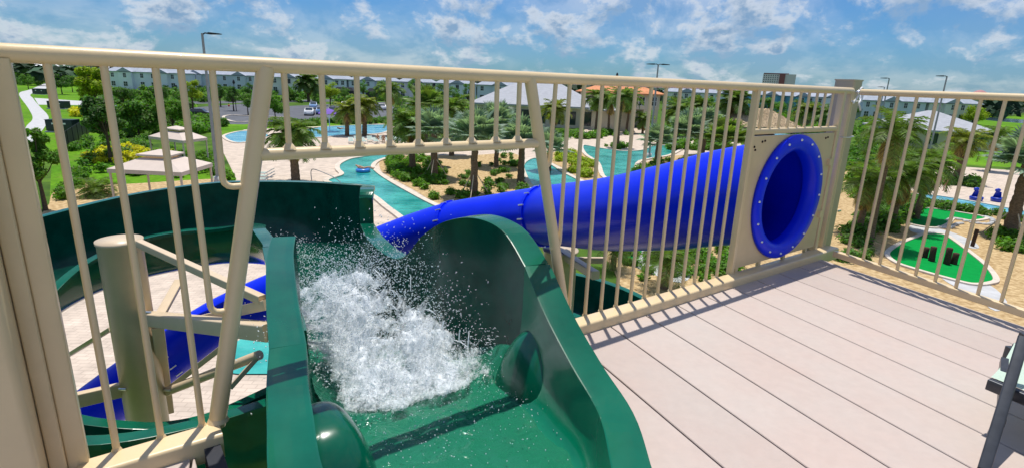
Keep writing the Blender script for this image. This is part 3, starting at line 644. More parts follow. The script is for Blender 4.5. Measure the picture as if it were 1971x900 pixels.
# broadleaf trees
def tree_at(px, py, ptop, ml, wid_px, label, name='tree', **k):
    b = G(px, py); h = HZ(b, px, ptop); D_ = (b-Vector((0, 0, CZ))).dot(FW); sp = wid_px*D_/FPX/2
    kk = dict(seed=int(px*3+py), n=4500, size=max(.12, sp*.085)); kk.update(k)
    t = make_tree(name, label, ml, h=h, spread=sp*1.25, **kk); t.location = b; t.rotation_euler = (0, 0, rnd.random()*6); return t
tree_at(186, 222, 128, 'leafl', 62, 'bright yellow-green tree beside the footpath utility boxes', n=6000)
tree_at(372, 214, 150, 'leafl', 36, 'yellow-green tree just left of the tall lamp post', n=3000)
tree_at(636, 204, 158, 'leafl', 32, 'yellow-green tree in front of the screened porches', n=3000)
tree_at(88, 405, 238, 'leafm', 70, 'leafy green tree close to the left column', n=7000, size=.12)
tree_at(214, 312, 186, 'leafd', 78, 'dark green tree with bare trunk behind the nearer canopy', trunk_h=.45, n=6000)
tree_at(268, 262, 196, 'leaf', 80, 'broad dark green tree left of the farther canopy', n=6500)
tree_at(335, 262, 190, 'leafm', 60, 'green tree behind the farther canopy', n=5000)
tree_at(285, 236, 172, 'leafm', 46, 'bright green round tree in front of the townhouse on the left', n=4000)
tree_at(310, 214, 160, 'leafd', 40, 'dark tree between the first two townhouse blocks', n=3000)
tree_at(240, 214, 165, 'leafd', 44, 'dark tree under the first townhouse windows', n=3000)
tree_at(120, 182, 143, 'leafd', 36, 'dark tree behind the smallest utility box', n=2500)
tree_at(140, 178, 146, 'leaf', 30, 'mid green tree left of the yellow-green tree', n=2200)
tree_at(55, 172, 140, 'leaf', 24, 'small tree at the bend of the footpath', n=1800)
tree_at(30, 176, 142, 'leafd', 24, 'small dark tree left of the footpath bend', n=1800)
tree_at(450, 214, 166, 'leafd', 28, 'dark slender tree in the car park island', n=2200)
tree_at(425, 206, 160, 'leafd', 26, 'dark tree right of the lamp post before the townhouse', n=2000)
tree_at(478, 222, 178, 'leaf', 30, 'green tree left of the leaning rail post', n=2200)
tree_at(530, 232, 184, 'leafm', 36, 'light bushy tree behind the stocky date palm', n=2800)
for i, (x, y, tp, w_) in enumerate([(480, 192, 158, 22), (515, 192, 160, 20), (560, 196, 164, 26), (620, 194, 164, 20), (665, 196, 166, 20), (700, 198, 150, 24), (725, 200, 165, 24), (745, 200, 150, 26), (800, 206, 150, 30), (850, 206, 158, 30), (875, 208, 164, 30), (900, 214, 158, 24),
        (1300, 218, 186, 40), (1335, 218, 184, 36), (1370, 222, 188, 38), (1420, 220, 190, 36), (1470, 224, 188, 36), (1500, 222, 192, 30), (1530, 224, 192, 32), (1560, 224, 196, 34), (1600, 224, 196, 30), (1640, 230, 198, 30), (1690, 226, 196, 26), (1720, 228, 198, 24)]):
    tree_at(x, y, tp, ('leafd', 'leaf', 'leafm')[i % 3], w_, 'garden tree number-less', n=1500)['label'] = ['dark', 'green', 'light green'][i % 3] + ' garden tree ' + ['left of the leaning rail post by the townhouses', 'right behind the leaning rail post', 'under the palm by the parked cars', 'between the date palm and the yellow-green tree', 'against the first screened porch', 'tall beside the second screened porch', 'low between the screened porch and the palm', 'tall right of the second screened porch', 'before the gabled townhouse', 'beside the townhouse windows left of the clubhouse', 'near the left eave of the clubhouse', 'at the left tip of the clubhouse roof',
        'just right of the orange roofed building', 'second right of the orange roofed building', 'third right of the orange roofed building', 'left of the thatched roof peak', 'over the middle of the thatched roof', 'right of the thatched roof peak', 'at the right end of the thatched roof', 'among the palms right of the thatched hut', 'left of the corner post under the rail', 'hidden partly by the corner post', 'just right of the corner post', 'left of the pavilion peak'][i]
tree_at(1870, 240, 205, 'leafl', 40, 'bright green round tree at the right end of the pavilion', n=3000)
# hedge shrubs and ground cover
protos = {}
COVER = MB(); CMAT = ['leaf', 'leafm', 'leafl', 'leafd', 'flower', 'palm']
def cover(ml, pts, r, seed, size, n):
    rr = random.Random(seed); base = []
    for v in range(4):
        m_ = MB(); leaf_cloud(m_, [(Vector((rr.uniform(-.4, .4)*r, rr.uniform(-.4, .4)*r, r*.8*rr.uniform(.45, .8))), r*rr.uniform(.5, .8), .8) for _ in range(5)], n, size, rr); base.append(m_)
    for i, p in enumerate(pts):
        b_ = base[i % 4]; a = rr.random()*6.28; c, s_ = math.cos(a)*rr.uniform(.7, 1.3), math.sin(a); k = rr.uniform(.75, 1.3); c = math.cos(a)
        COVER.add([(p[0]+(x*c-y*s_)*k, p[1]+(x*s_+y*c)*k, z*k) for x, y, z in b_.v], b_.f, False, CMAT.index(ml))
def shrubs(label, group, ml, pts, r, seed=0, size=.12, n=150, cat='shrub', name='shrub', jit=.3):
    if seed not in (1, 2, 6, 8, 9, 14): return cover(ml, pts, r, seed, size, n)
    key = (ml, r, n)
    ps = []
    rr = random.Random(seed)
    for v in range(3): ps.append([make_shrub(name, label, ml, r, n, size, seed*10+v, group=group, cat=cat), False])
    for i, p in enumerate(pts):
        s_ = ps[i % 3]; put(s_[0], s_[1], Vector((p[0], p[1], .03)), rr.random()*6, rr.uniform(.75, 1.3), label, group); s_[1] = True
    for s_ in ps:
        if not s_[1]: bpy.data.objects.remove(s_[0])
def inside(poly, x, y):
    c = False; n = len(poly)
    for i in range(n):
        x1, y1 = poly[i][0], poly[i][1]; x2, y2 = poly[i-1][0], poly[i-1][1]
        if (y1 > y) != (y2 > y) and x < (x2-x1)*(y-y1)/(y2-y1)+x1: c = not c
    return c
def scatter(pxpoly, n, seed, avoid=()):
    w = gp(pxpoly); xs = [p.x for p in w]; ys = [p.y for p in w]; rr = random.Random(seed); out = []; av = [gp(a) for a in avoid]
    for _ in range(n*40):
        x = rr.uniform(min(xs), max(xs)); y = rr.uniform(min(ys), max(ys))
        if inside(w, x, y) and not any(inside(a, x, y) for a in av): out.append((x, y))
        if len(out) >= n: break
    return out
shrubs('low yellow-green shrub along the island bank of the lazy river', 'shrubs on the river island bank', 'leafm', scatter([(740, 308), (800, 302), (850, 320), (870, 360), (930, 400), (900, 418), (845, 390), (800, 364), (755, 340), (736, 322)], 95, 1), .55, 1, .13, 200)
shrubs('small dark shrub in the open mulch of the river island', 'shrubs in the middle of the river island', 'leaf', scatter([(900, 320), (985, 300), (1002, 330), (1020, 375), (990, 420), (930, 400), (880, 350)], 48, 2), .45, 2, .12, 150)
shrubs('yellowish shrub on the small island between the river arms', 'shrubs between the river arms', 'leafl', scatter([(1050, 300), (1108, 294), (1148, 322), (1150, 345), (1110, 340)], 40, 3), .6, 3, .15, 180)
shrubs('green shrub in the bed between river and blue tube', 'shrubs above the blue tube', 'leafm', scatter([(1210, 340), (1250, 316), (1310, 306), (1400, 300), (1400, 330), (1250, 345)], 60, 4), .7, 4, .16, 200)
shrubs('low hedge shrub in front of the clubhouse wall', 'hedge shrubs at the clubhouse', 'leafm', scatter([(1050, 258), (1150, 258), (1215, 260), (1180, 270), (1060, 268)], 50, 5), .8, 5, .2, 160)
shrubs('yellow-leaved plant behind the nearer canopy', 'yellow plants by the canopies', 'flower', scatter([(165, 300), (205, 290), (260, 288), (300, 300), (262, 318), (180, 318)], 45, 6), .6, 6, .14, 200)
shrubs('yellow-leaved plant under the yellow-green tree', 'yellow plants by the footpath', 'flower', scatter([(140, 216), (200, 214), (206, 224), (150, 228)], 45, 7), .9, 7, .22, 180)
shrubs('green bush beside and behind the two canopies', 'bushes round the canopies', 'leafm', scatter([(180, 330), (220, 335), (250, 345), (400, 340), (440, 348), (400, 300), (330, 290), (230, 330)], 50, 8), .6, 8, .13, 200)
shrubs('small plant in the mulch strip right of the leafy tree', 'plants in the left mulch strip', 'leafm', scatter([(108, 370), (120, 345), (150, 325), (170, 335), (150, 370), (120, 392)], 26, 9), .45, 9, .12, 140)
shrubs('green hedge bush along the back of the left lawn', 'hedge along the left lawn', 'leaf', scatter([(200, 240), (240, 228), (380, 232), (470, 244), (420, 250), (230, 262)], 60, 10), 1.1, 10, .26, 220)
shrubs('hedge bush between the pool and the car park', 'hedge at the far pool', 'leaf', scatter([(480, 246), (640, 234), (750, 232), (750, 238), (600, 243), (490, 252)], 60, 12), .9, 12, .24, 180)
shrubs('spiky green clump behind the far pool loungers', 'clumps in the palm thicket', 'palm', scatter([(760, 262), (900, 262), (990, 262), (990, 285), (900, 280), (760, 276)], 60, 13), 1.1, 13, .28, 200)
shrubs('green hedge bush beside the right river channel', 'hedge at the right channel', 'leaf', scatter([(1770, 392), (1870, 402), (1971, 426), (2000, 440), (1870, 412), (1775, 400)], 50, 14), .5, 14, .11, 170)
shrubs('hedge bush on the far side of the right channel', 'hedge beyond the right channel', 'leaf', scatter([(1815, 348), (1880, 352), (1885, 362), (1820, 358)], 30, 15), .7, 15, .15, 170)
shrubs('low plant in the mulch beside the putting green', 'plants at the putting greens', 'leaf', scatter([(1640, 420), (1700, 400), (1745, 420), (1700, 470), (1650, 520), (1600, 500)], 60, 16), .42, 16, .1, 150)
shrubs('low plant in the mulch under the blue tube', 'plants below the blue tube', 'leafm', scatter([(1300, 480), (1420, 478), (1440, 510), (1380, 545), (1300, 540), (1240, 500)], 50, 17), .45, 17, .1, 150)
shrubs('thick green bush under the palm clump', 'bushes in the right palm clump', 'leaf', scatter([(1640, 440), (1700, 400), (1770, 385), (1770, 405), (1720, 430), (1660, 470)], 36, 18), .8, 18, .14, 240)
shrubs('spiky grass clump at the right edge below the fan palm', 'clumps at the right edge', 'leafm', scatter([(1900, 450), (1971, 455), (1971, 500), (1930, 480)], 20, 19), .5, 19, .12, 150)
shrubs('bush along the plaza edge right of the double lamp post', 'bushes between plaza and hut', 'leafm', scatter([(1275, 262), (1400, 262), (1400, 290), (1290, 290)], 60, 20), 1.0, 20, .24, 200)
shrubs('bush between the corner post and the pavilion', 'bushes at the pavilion', 'leaf', scatter([(1560, 270), (1720, 300), (1760, 310), (1700, 340), (1560, 320)], 60, 21), .9, 21, .2, 200)
shrubs('small plant in the ring bed around the lone plaza palm', 'plants in the plaza ring bed', 'leafm', scatter([(1165, 283), (1188, 279), (1212, 283), (1188, 289)], 24, 22), .5, 22, .14, 120)
cover('leaf', scatter([(200, 176), (500, 172), (900, 182), (920, 208), (480, 200), (200, 196)], 330, 30), 1.7, 30, .42, 130)
cover('leafd', scatter([(200, 196), (365, 204), (365, 240), (240, 240), (200, 225)], 130, 31), 1.5, 31, .34, 150)
cover('leafm', scatter([(1270, 212), (1640, 214), (1640, 262), (1560, 262), (1290, 256)], 330, 32), 1.5, 32, .36, 130)
cover('leafd', scatter([(760, 206), (915, 214), (915, 262), (770, 262)], 150, 33), 1.4, 33, .32, 150)
cover('leaf', scatter([(20, 150), (140, 152), (180, 166), (100, 168), (20, 165)], 60, 34), 1.8, 34, .42, 130)
cover('leaf', scatter([(1660, 232), (1700, 236), (1700, 262), (1660, 300)], 60, 35), 1.5, 35, .34, 150)
cover('leafm', scatter([(190, 232), (400, 232), (400, 262), (280, 262), (190, 262)], 60, 41), 1.1, 41, .24, 170)
cover('leaf', scatter([(100, 300), (180, 262), (280, 262), (280, 300), (160, 330)], 34, 42), .8, 42, .17, 170)
cover('flower', scatter([(340, 300), (300, 322), (250, 322), (300, 300)], 16, 36), .6, 36, .13, 180)
cover('leafm', scatter([(1640, 330), (1760, 318), (1760, 350), (1640, 400)], 60, 37), .8, 37, .18, 170)
cover('leafm', scatter([(1180, 480), (1300, 480), (1300, 545), (1200, 540)], 30, 38), .35, 38, .09, 150)
# spiky palm-like bush near the left canopies
for px, py, lab in ((188, 378, 'spiky bright green palm bush in front of the nearer canopy'), (330, 322, 'spiky palm bush between the two canopies')):
    b = G(px, py); t = make_palm('palm_bush', lab, h=.35, fr=1.6, nf=30, ml='palm', seed=px, thick=.2, dry=0, cat='palm bush'); t.location = b
# distant woodland: one mass nobody could count
mb = MB(); rr = random.Random(5)
for i in range(900):
    a = rr.uniform(-54, 54); d = rr.uniform(300, 950) if i > 350 else rr.uniform(290, 420); th_ = R(a); h = rr.uniform(6.5, 10.5)*(1+(d-300)/1400)
    c = Vector((math.sin(th_)*d, math.cos(th_)*d, 0))
    if 1870 < (985+c.x/c.y*1020) < 2200 and d < 460: continue
    s_ = 1+d/500
    for k in range(34):
        q = Vector((rr.gauss(0, 1), rr.gauss(0, 1), rr.gauss(0, 1))).normalized()*rr.random()**.4
        p = c+Vector((q.x*5.5*s_, q.y*5.5*s_, h*.55+q.z*h*.45)); nn = (q+Z3*.6+Vector((rr.gauss(0, .4), rr.gauss(0, .4), 0))).normalized(); t_ = nn.orthogonal().normalized(); b_ = nn.cross(t_); z = rr.uniform(1., 2.)*s_*.8
        mb.add([p-t_*z, p-b_*z*.8, p+t_*z, p+b_*z*.8], [(0, 1, 2, 3)])
M['wood'] = mat('far_leaf', (.035, .075, .035), .7, .2, island=.5)
w_ = mb.build('distant_woodland', M['wood']); tag(w_, 'dark green belt of far trees along the horizon', 'woodland', kind='stuff')
tag(COVER.build('ground_cover', [M[k] for k in CMAT]), 'dense low bushes and hedges filling the beds between trees and buildings', 'bushes', kind='stuff')
# far pale roofs among the woods
for i, (px, dp, wd) in enumerate([(32, 22, 26), (62, 24, 20), (128, 20, 26), (160, 22, 18), (225, 20, 22), (250, 22, 16)]):
    c = WD(px, hzn(px)+dp, 100); c = G(px, hzn(px)+dp); d = Vector((c.x, c.y, 0)).normalized(); ax = Vector((d.y, -d.x, 0))
    t = thing('far_house', ['far white-roofed house nearest the left post', 'far pale house second from the left post', 'far pale house over the brown bank', 'far pale house above the yellow-green tree', 'far pale house left of the first townhouse roof', 'far pale house touching the first townhouse roof'][i], 'house', c, 'far houses on the left horizon')
    MB().box(c+Z3*3.4, wd, 12, 6.8, ax, d).build('wall', M['cream'], t); m_ = MB(); hip_roof(m_, c, ax, d, wd, 12, 6.85, 10.4); m_.build('roof', M['white'], t)
#@@OBJECTS
# ================================================================== STREET FURNITURE ETC.
def lamp(px, py, pxt, pyt, label, adir=1, double=False):
    b = G(px, py); h = HZ(b, pxt, pyt); t = thing('lamp_post', label, 'lamp post', b)
    MB().lathe([(.3, 0), (.3, .5), (.12, .52)], 14, b).build('base', M['concrete'], t)
    MB().tube([b+Z3*.4, b+Z3*h*.5, b+Z3*h], [.13, .11, .085], 12).build('pole', M['pole'], t)
    for s_ in ((-1, 1) if double else (adir,)):
        m_ = MB(); a = b+Z3*h; d = Vector((s_, .05, 0)).normalized(); sd_ = Vector((0, 1, 0)); m_.tube([a-Z3*.1, a+d*.2+Z3*.02, a+d*.45], .05, 8)
        q = []
        for x, w, z0, z1 in ((.4, .06, -.06, .06), (.55, .16, -.07, .08), (1.25, .16, -.05, .03), (1.4, .07, -.03, .0)):
            q += [a+d*x-sd_*w+Z3*z0, a+d*x+sd_*w+Z3*z0, a+d*x+sd_*w+Z3*z1, a+d*x-sd_*w+Z3*z1]
        m_.add(q, [(i*4+k, i*4+(k+1) % 4, i*4+4+(k+1) % 4, i*4+4+k) for i in range(3) for k in range(4)]+[(3, 2, 1, 0), (12, 13, 14, 15)]); m_.build('lamp_head', M['black'], t)
lamp(420, 352, 385, 64, 'tall grey lamp post with one arm beside the canopies', 1)
lamp(1249, 303, 1262, 124, 'lamp post with two opposite heads near the plaza', 1, True)
lamp(1784, 312, 1824, 147, 'tall lamp post in front of the pavilion', -1)
lamp(1684, 284, 1708, 151, 'lamp post just right of the corner post', -1)
lamp(1683, 262, 1704, 168, 'small farther lamp post behind the one at the corner post', -1)
for px, py, tp, lab in ((455, 214, 155, 'thin black street lamp before the townhouse left of the leaning post'), (1180, 240, 150, 'thin far mast above the clubhouse and orange roof')):
    b = G(px, py); t = thing('street_lamp', lab, 'street lamp', b); h = HZ(b, px, tp) if px < 1000 else HZ(b, 1215, 142)
    MB().tube([b, b+Z3*h], [.09, .05], 8).build('pole', M['black'], t); MB().lathe([(.05, h-.9), (.28, h-.5), (.2, h-.1), (.02, h+.15)], 10, b).build('lantern', M['black'], t)
def canopy(corner_px, peak_px, label, zt=2.5):
    A, B, C = (G(x, y, zt) for x, y in corner_px); D_ = A+C-B; ctr = (A+C)/2; ctr.z = 0; pk = HZ(ctr, *peak_px)
    t = thing('canopy', label, 'cabana', ctr, 'beige two-tier canopies'); c = Vector((ctr.x, ctr.y, 0)); q = [A, B, C, D_]
    m_ = MB(); zc = zt+(pk-zt)*.55; mid_ = [Vector((c.x, c.y, zc)).lerp(Vector((p.x, p.y, zc)), .38) for p in q]
    m_.add(q+mid_, [(i, (i+1) % 4, 4+(i+1) % 4, 4+i) for i in range(4)]); m_.add(q+[p-Z3*.24 for p in q], [(i, 4+i, 4+(i+1) % 4, (i+1) % 4) for i in range(4)])
    m_.build('roof_canvas', M['canvas'], t)
    up_ = [Vector((c.x, c.y, zc+.22)).lerp(Vector((p.x, p.y, zc+.22)), .46) for p in q]; m2 = MB(); m2.add(up_+[Vector((c.x, c.y, pk))], [(i, (i+1) % 4, 4) for i in range(4)]); m2.add(up_+[p-Z3*.1 for p in up_], [(i, 4+i, 4+(i+1) % 4, (i+1) % 4) for i in range(4)])
    m2.build('top_tier', M['canvas'], t)
    for p in q:
        a = Vector((p.x, p.y, 0)).lerp(c, .05); MB().bar(a, a+Z3*zt, .1, .1).build('post', M['canvas'], t)
canopy([(205, 325), (349, 332), (409, 314)], (311, 287), 'nearer beige two-tier canopy by the slide')
canopy([(285, 262), (352, 271), (399, 265)], (342, 242), 'farther beige two-tier canopy near the pool')
# utility boxes
for (x0, x1, yb, yt, lab) in ((90, 141, 255, 231, 'largest dark green utility box nearest by the footpath'), (92, 125, 210, 195, 'middle dark green utility box on the lawn'), (63, 88, 182, 171, 'smallest farthest dark utility box by the path bend')):
    a = G(x0, yb); b = G(x1, yb+1); ax = b-a; L_ = ax.length; ax.normalize(); ay = Vector((-ax.y, ax.x, 0)); c = (a+b)/2+ay*.9; h = HZ(a, x0, yt)
    t = thing('utility_box', lab, 'utility box', c, 'green utility boxes'); gm = M.setdefault('ubox', mat('dark_green_box', (.015, .035, .03), .5, .4))
    MB().box(c+Z3*.08, L_+.3, 2.1, .16, ax, ay).build('concrete_pad', M['concrete'], t)
    MB().bar(c-ax*L_/2+Z3*(h/2+.1), c+ax*L_/2+Z3*(h/2+.1), 1.8, h-.2, ch=.08).build('cabinet', gm, t)
    MB().box(c+Z3*(h+.02), L_+.08, 1.9, .06, ax, ay).build('lid', gm, t)
    for s_ in (-1, 1): MB().box(c-ay*.912+ax*s_*L_*.22+Z3*h*.72, .3, .02, .2, ax, ay).build('warning_label', M['white'], t)
# black screen fence
q = [G(122, 296), G(150, 272), G(186, 246)]; fz = 1.9
t = thing('screen_fence', 'black mesh screen fence running uphill left of the dark tree', 'fence', q[0])
m_ = MB()
for a, b in zip(q, q[1:]): m_.bar(a+Z3*fz/2, b+Z3*fz/2, .03, fz)
m_.build('mesh_panel', M['black'], t)
for i in range(9): p = q[0].lerp(q[2], i/8) if i not in () else q[0]; MB().tube([p+Vector((.06, 0, 0)), p+Vector((.06, 0, fz+.1))], .035, 6).build('post', M['black'], t)
# parked cars
def car(px, py, heading, col, label, proto={}):
    cm = mat('car_paint', col, .25, .5, coat=.8); t = thing('parked_car', label, 'car', (0, 0, 0), 'cars in the car park')
    prof = [(-2.2, .35), (-2.25, .8), (-2.1, 1.0), (-1.5, 1.05), (-1.1, 1.58), (.5, 1.62), (1.15, 1.08), (2.1, .92), (2.25, .6), (2.2, .35)]
    b = MB(); v = []
    for y, k in ((-.9, 1), (.9, 1)):
        for x, z in prof: v.append((x, y*(.82 if z > 1.2 else 1), z))
    n = len(prof); b.add(v, [tuple(range(n)), tuple(range(n, 2*n))[::-1]] + [(i, n+i, n+(i+1) % n, (i+1) % n) for i in range(n)]); b.build('body', cm, t)
    w = MB(); w.add([(1.1, -.74, 1.1), (1.1, .74, 1.1), (.56, .72, 1.58), (.56, -.72, 1.58)], [(0, 1, 2, 3)]); w.v = [(x+.03, y, z+.02) for x, y, z in w.v]; w.build('windscreen', M['glass'], t)
    for s_ in (-1, 1):
        w = MB(); w.add([(-1.3, s_*.9, 1.08), (.95, s_*.9, 1.1), (.42, s_*.76, 1.52), (-1.0, s_*.76, 1.5)], [(0, 1, 2, 3) if s_ < 0 else (3, 2, 1, 0)]); w.build('side_window', M['glass'], t)
        for x in (-1.4, 1.4):
            wh = MB().lathe([(.0, -.11), (.34, -.11), (.34, .11), (0, .11)], 16, (x, s_*.84, .34), Vector((1, 0, 0)), Z3, Vector((0, 1, 0)), False).build('wheel', M['rubber'], t)
            MB().lathe([(.0, .01), (.2, .0)], 12, (x, s_*.955, .34), Vector((1, 0, 0)), Z3, Vector((0, 1, 0)), False).build('rim', M['steel'], wh)
        MB().box((2.2, s_*.62, .72), .1, .36, .16).build('headlight', M['white'], t)
    t.location = G(px, py); t.rotation_euler = (0, 0, heading)
for i, (px, py, hd, c_, lab) in enumerate([(596, 222, -1.3, (.75, .76, .78), 'white car facing the pool at the left of the parked row'), (618, 220, -1.3, (.08, .2, .45), 'blue car second in the parked row'), (641, 220, -1.35, (.03, .03, .05), 'black car behind the purple umbrella'), (664, 220, -1.4, (.07, .02, .06), 'dark maroon car right of the purple umbrella'),
        (604, 209, -1.3, (.2, .35, .6), 'light blue car in the far row of the car park'), (664, 208, -1.3, (.7, .7, .72), 'white van-like car in the far row right of the umbrella'), (735, 212, -1.2, (.6, .6, .62), 'silver car in front of the second screened porch'), (238, 220, .6, (.55, .57, .6), 'silver car among the trees on the left'), (385, 226, .2, (.05, .05, .05), 'dark car beside the lamp post in the left car park')]):
    car(px, py, hd, c_, lab)
# purple and white umbrella
b = G(635, 254); h = HZ(b, 633, 209); t = thing('pool_umbrella', 'purple umbrella on a white pole beside the far pool', 'umbrella', b); pm = mat('purple_canvas', (.16, .08, .42), .8)
MB().tube([b, b+Z3*h], .06, 8).build('pole', M['white'], t); MB().lathe([(1.7, h-.75), (1.0, h-.35), (.05, h)], 8, b, smooth=False).build('canopy', pm, t)
# loungers
def make_lounger(label, group):
    t = thing('sun_lounger', label, 'sun lounger', (0, 0, 0), group)
    f = MB()
    for s_ in (-.3, .3): f.bar((-.95, s_, .32), (.35, s_, .32), .04, .05); f.bar((.35, s_, .32), (.95, s_, .68), .04, .05)
    f.build('frame', M['white'], t)
    sl = MB()
    for i in range(14): sl.box((-.9+i*.09, 0, .36), .06, .6, .015)
    for i in range(7): sl.box((.4+i*.08, 0, .39+i*.048), .06, .6, .015, Vector((.86, 0, .51)), None, Vector((-.51, 0, .86)))
    sl.build('sling', M.setdefault('sling', mat('green_white_sling', (.45, .58, .52), .7)), t)
    for x in (-.85, .3):
        for s_ in (-.3, .3): MB().bar((x, s_, 0), (x, s_, .32), .035, .035).build('leg', M['white'], t)
    return t
lg = make_lounger('pale lounger in the row by the far pool', 'loungers by the far pool'); u_ = False
for i in range(9): put(lg, u_, G(676+i*12, 276-(i % 2)*3, .03), 1.9+.1*(i % 3), 1.); u_ = True
lg = make_lounger('pale green slatted lounger on the pavers behind the green slide wall', 'loungers behind the green slide'); u_ = False
for i in range(3): put(lg, u_, G(505, 352-i*6, .03), .1, 1.); u_ = True
# hand rail at river steps
b0, b1, b2 = G(600, 348), G(602, 350), G(656, 352)
t = tag(MB().tube(crom([b0+Z3*.02, b0+Z3*.8, b0.lerp(b2, .15)+Z3*.95, b0.lerp(b2, .7)+Z3*.5, b2+Z3*.05], 6, False), .035, 8).build('hand_rail', M['pole'], org=b0), 'curved grey hand rail at the river steps', 'hand rail')
# people
def person(name, joints, edges, radii, label, loc, rz, clothes, hair=(.05, .03, .02), sc=1.):
    """joints -> a Skin-modifier body; head and hair on top"""
    t = thing('person', label, 'person', loc)
    me = bpy.data.meshes.new('body'); me.from_pydata(joints, edges, []); ob = bpy.data.objects.new('body', me); COL.objects.link(ob); ob.parent = t
    sk = ob.modifiers.new('skin', 'SKIN'); sk.use_smooth_shade = True; sb = ob.modifiers.new('sub', 'SUBSURF'); sb.levels = 1; sb.render_levels = 1
    for i, r_ in enumerate(radii): me.skin_vertices[0].data[i].radius = (r_, r_)
    me.skin_vertices[0].data[0].use_root = True; me.materials.append(M['skin'])
    hd = joints[3]; MB().ico(Vector(hd)+Vector((0, .012, .03)), .115, 2, (.86, .98, .8)).build('hair', mat('hair', hair, .8), t)
    for (a, b_, r1, r2, c_) in clothes: MB().tube([Vector(a), Vector(a).lerp(Vector(b_), .5), b_], [r1, (r1+r2)/2*1.04, r2], 12).build('clothing', c_, t)
    t.rotation_euler = (0, 0, rz); t.scale = (sc, sc, sc); return t
EDG = [(0, 1), (1, 2), (2, 3), (1, 4), (4, 5), (5, 6), (1, 7), (7, 8), (8, 9), (0, 10), (10, 11), (11, 12), (12, 13), (0, 14), (14, 15), (15, 16), (16, 17)]
RAD = [.13, .14, .055, .1, .06, .045, .035, .06, .045, .035, .085, .06, .04, .03, .085, .06, .04, .03]
def stand(dx=0.):
    return [(0, 0, .95), (0, 0, 1.38), (0, 0, 1.5), (0, 0, 1.64), (.19, 0, 1.38), (.24, .03, 1.1), (.24, -.08, .86), (-.19, 0, 1.38), (-.25, .03, 1.1), (-.22, -.12, .9), (.09, 0, .88), (.1, -.02, .48), (.11, .02, .08), (.11, -.14, .04), (-.09, 0, .88), (-.1, .03, .48), (-.12, .06, .08), (-.12, -.1, .04)]
def sit():
    return [(0, 0, .45), (0, .12, .88), (0, .12, 1.0), (0, .1, 1.13), (.19, .12, .88), (.26, .05, .62), (.2, -.2, .5), (-.19, .12, .88), (-.26, .05, .62), (-.2, -.2, .5), (.09, -.05, .45), (.1, -.45, .5), (.1, -.5, .1), (.1, -.65, .05), (-.09, -.05, .45), (-.1, -.45, .5), (-.1, -.52, .1), (-.1, -.67, .05)]
def floatp():
    return [(0, 0, .28), (-.42, 0, .45), (-.54, 0, .52), (-.68, 0, .58), (-.42, .2, .45), (-.2, .42, .38), (.02, .45, .3), (-.42, -.2, .45), (-.2, -.42, .38), (.02, -.45, .3), (.1, .09, .3), (.5, .12, .42), (.9, .14, .28), (1.02, .14, .36), (.1, -.09, .3), (.5, -.12, .42), (.9, -.15, .26), (1.02, -.15, .34)]
cl = {n_: mat('cloth_'+n_, c_, .85) for n_, c_ in dict(red=(.55, .04, .04), navy=(.02, .03, .2), white=(.75, .75, .75), aqua=(.05, .4, .5), black=(.02, .02, .02)).items()}
pf = G(699, 330, .1)
person('person', floatp(), EDG, RAD, 'person lying back on a blue float ring in the river', pf, .15, [((-.05, 0, .29), (.12, 0, .3), .17, .17, cl['navy']), ((.1, .09, .3), (.4, .12, .39), .1, .08, cl['navy']), ((.1, -.09, .3), (.4, -.12, .39), .1, .08, cl['navy'])], (.1, .05, .03))
tag(MB().tube([pf+Vector((math.cos(a)*.5, math.sin(a)*.5, .12)) for a in [R(20*i) for i in range(18)]], .17, 12, close=True).build('float_ring', mat('float_vinyl', (.05, .25, .75), .3, coat=.4), org=pf), 'blue inflatable ring carrying the person in the river', 'float ring')
person('person', sit(), EDG, RAD, 'person in red sitting by the far pool loungers', G(727, 275), 3.6, [((0, .03, .46), (0, .11, .84), .17, .19, cl['red'])])
person('person', sit(), EDG, RAD, 'person in navy sitting right beside the person in red', G(738, 276), 3.3, [((0, .03, .46), (0, .11, .84), .17, .19, cl['navy'])])
person('person', sit(), EDG, RAD, 'person in red seated among palms at the pool thicket', G(786, 277), 3.0, [((0, .03, .46), (0, .11, .84), .17, .19, cl['red'])])
person('person', stand(), EDG, RAD, 'person in aqua shorts standing on the paving by the hedge on the right', G(1817, 368), 3.4, [((0, 0, .98), (0, 0, .78), .17, .18, cl['aqua']), ((.09, 0, .86), (.1, -.01, .55), .11, .1, cl['aqua']), ((-.09, 0, .86), (-.1, .01, .55), .11, .1, cl['aqua']), ((0, 0, 1.0), (0, 0, 1.4), .17, .2, cl['white'])])
person('person', stand(), EDG, RAD, 'person in a red top standing left of the one in aqua shorts', G(1797, 366), 2.8, [((0, 0, 1.0), (0, 0, 1.4), .17, .2, cl['red']), ((0, 0, .98), (0, 0, .78), .17, .18, cl['black'])])
person('person', stand(), EDG, RAD, 'person in a white top standing behind the pool hedge on the right', G(1806, 360), 3.2, [((0, 0, 1.0), (0, 0, 1.4), .17, .2, cl['white']), ((0, 0, .98), (0, 0, .78), .17, .18, cl['navy'])])
person('person', floatp(), EDG, RAD, 'person floating in the far pool left of the two date palms', G(655, 252, .05), 1.2, [((-.05, 0, .29), (.12, 0, .3), .17, .17, cl['black'])])
person('person', stand(), EDG, RAD, 'person in navy shorts walking on the plaza before the orange roofed building', G(1216, 266), .4, [((0, 0, .98), (0, 0, .76), .17, .19, cl['navy'])])
person('person', stand(), EDG, RAD, 'person in a white top standing near the thatched hut pool', G(1432, 282), 1.4, [((0, 0, 1.0), (0, 0, 1.4), .17, .2, cl['white'])])
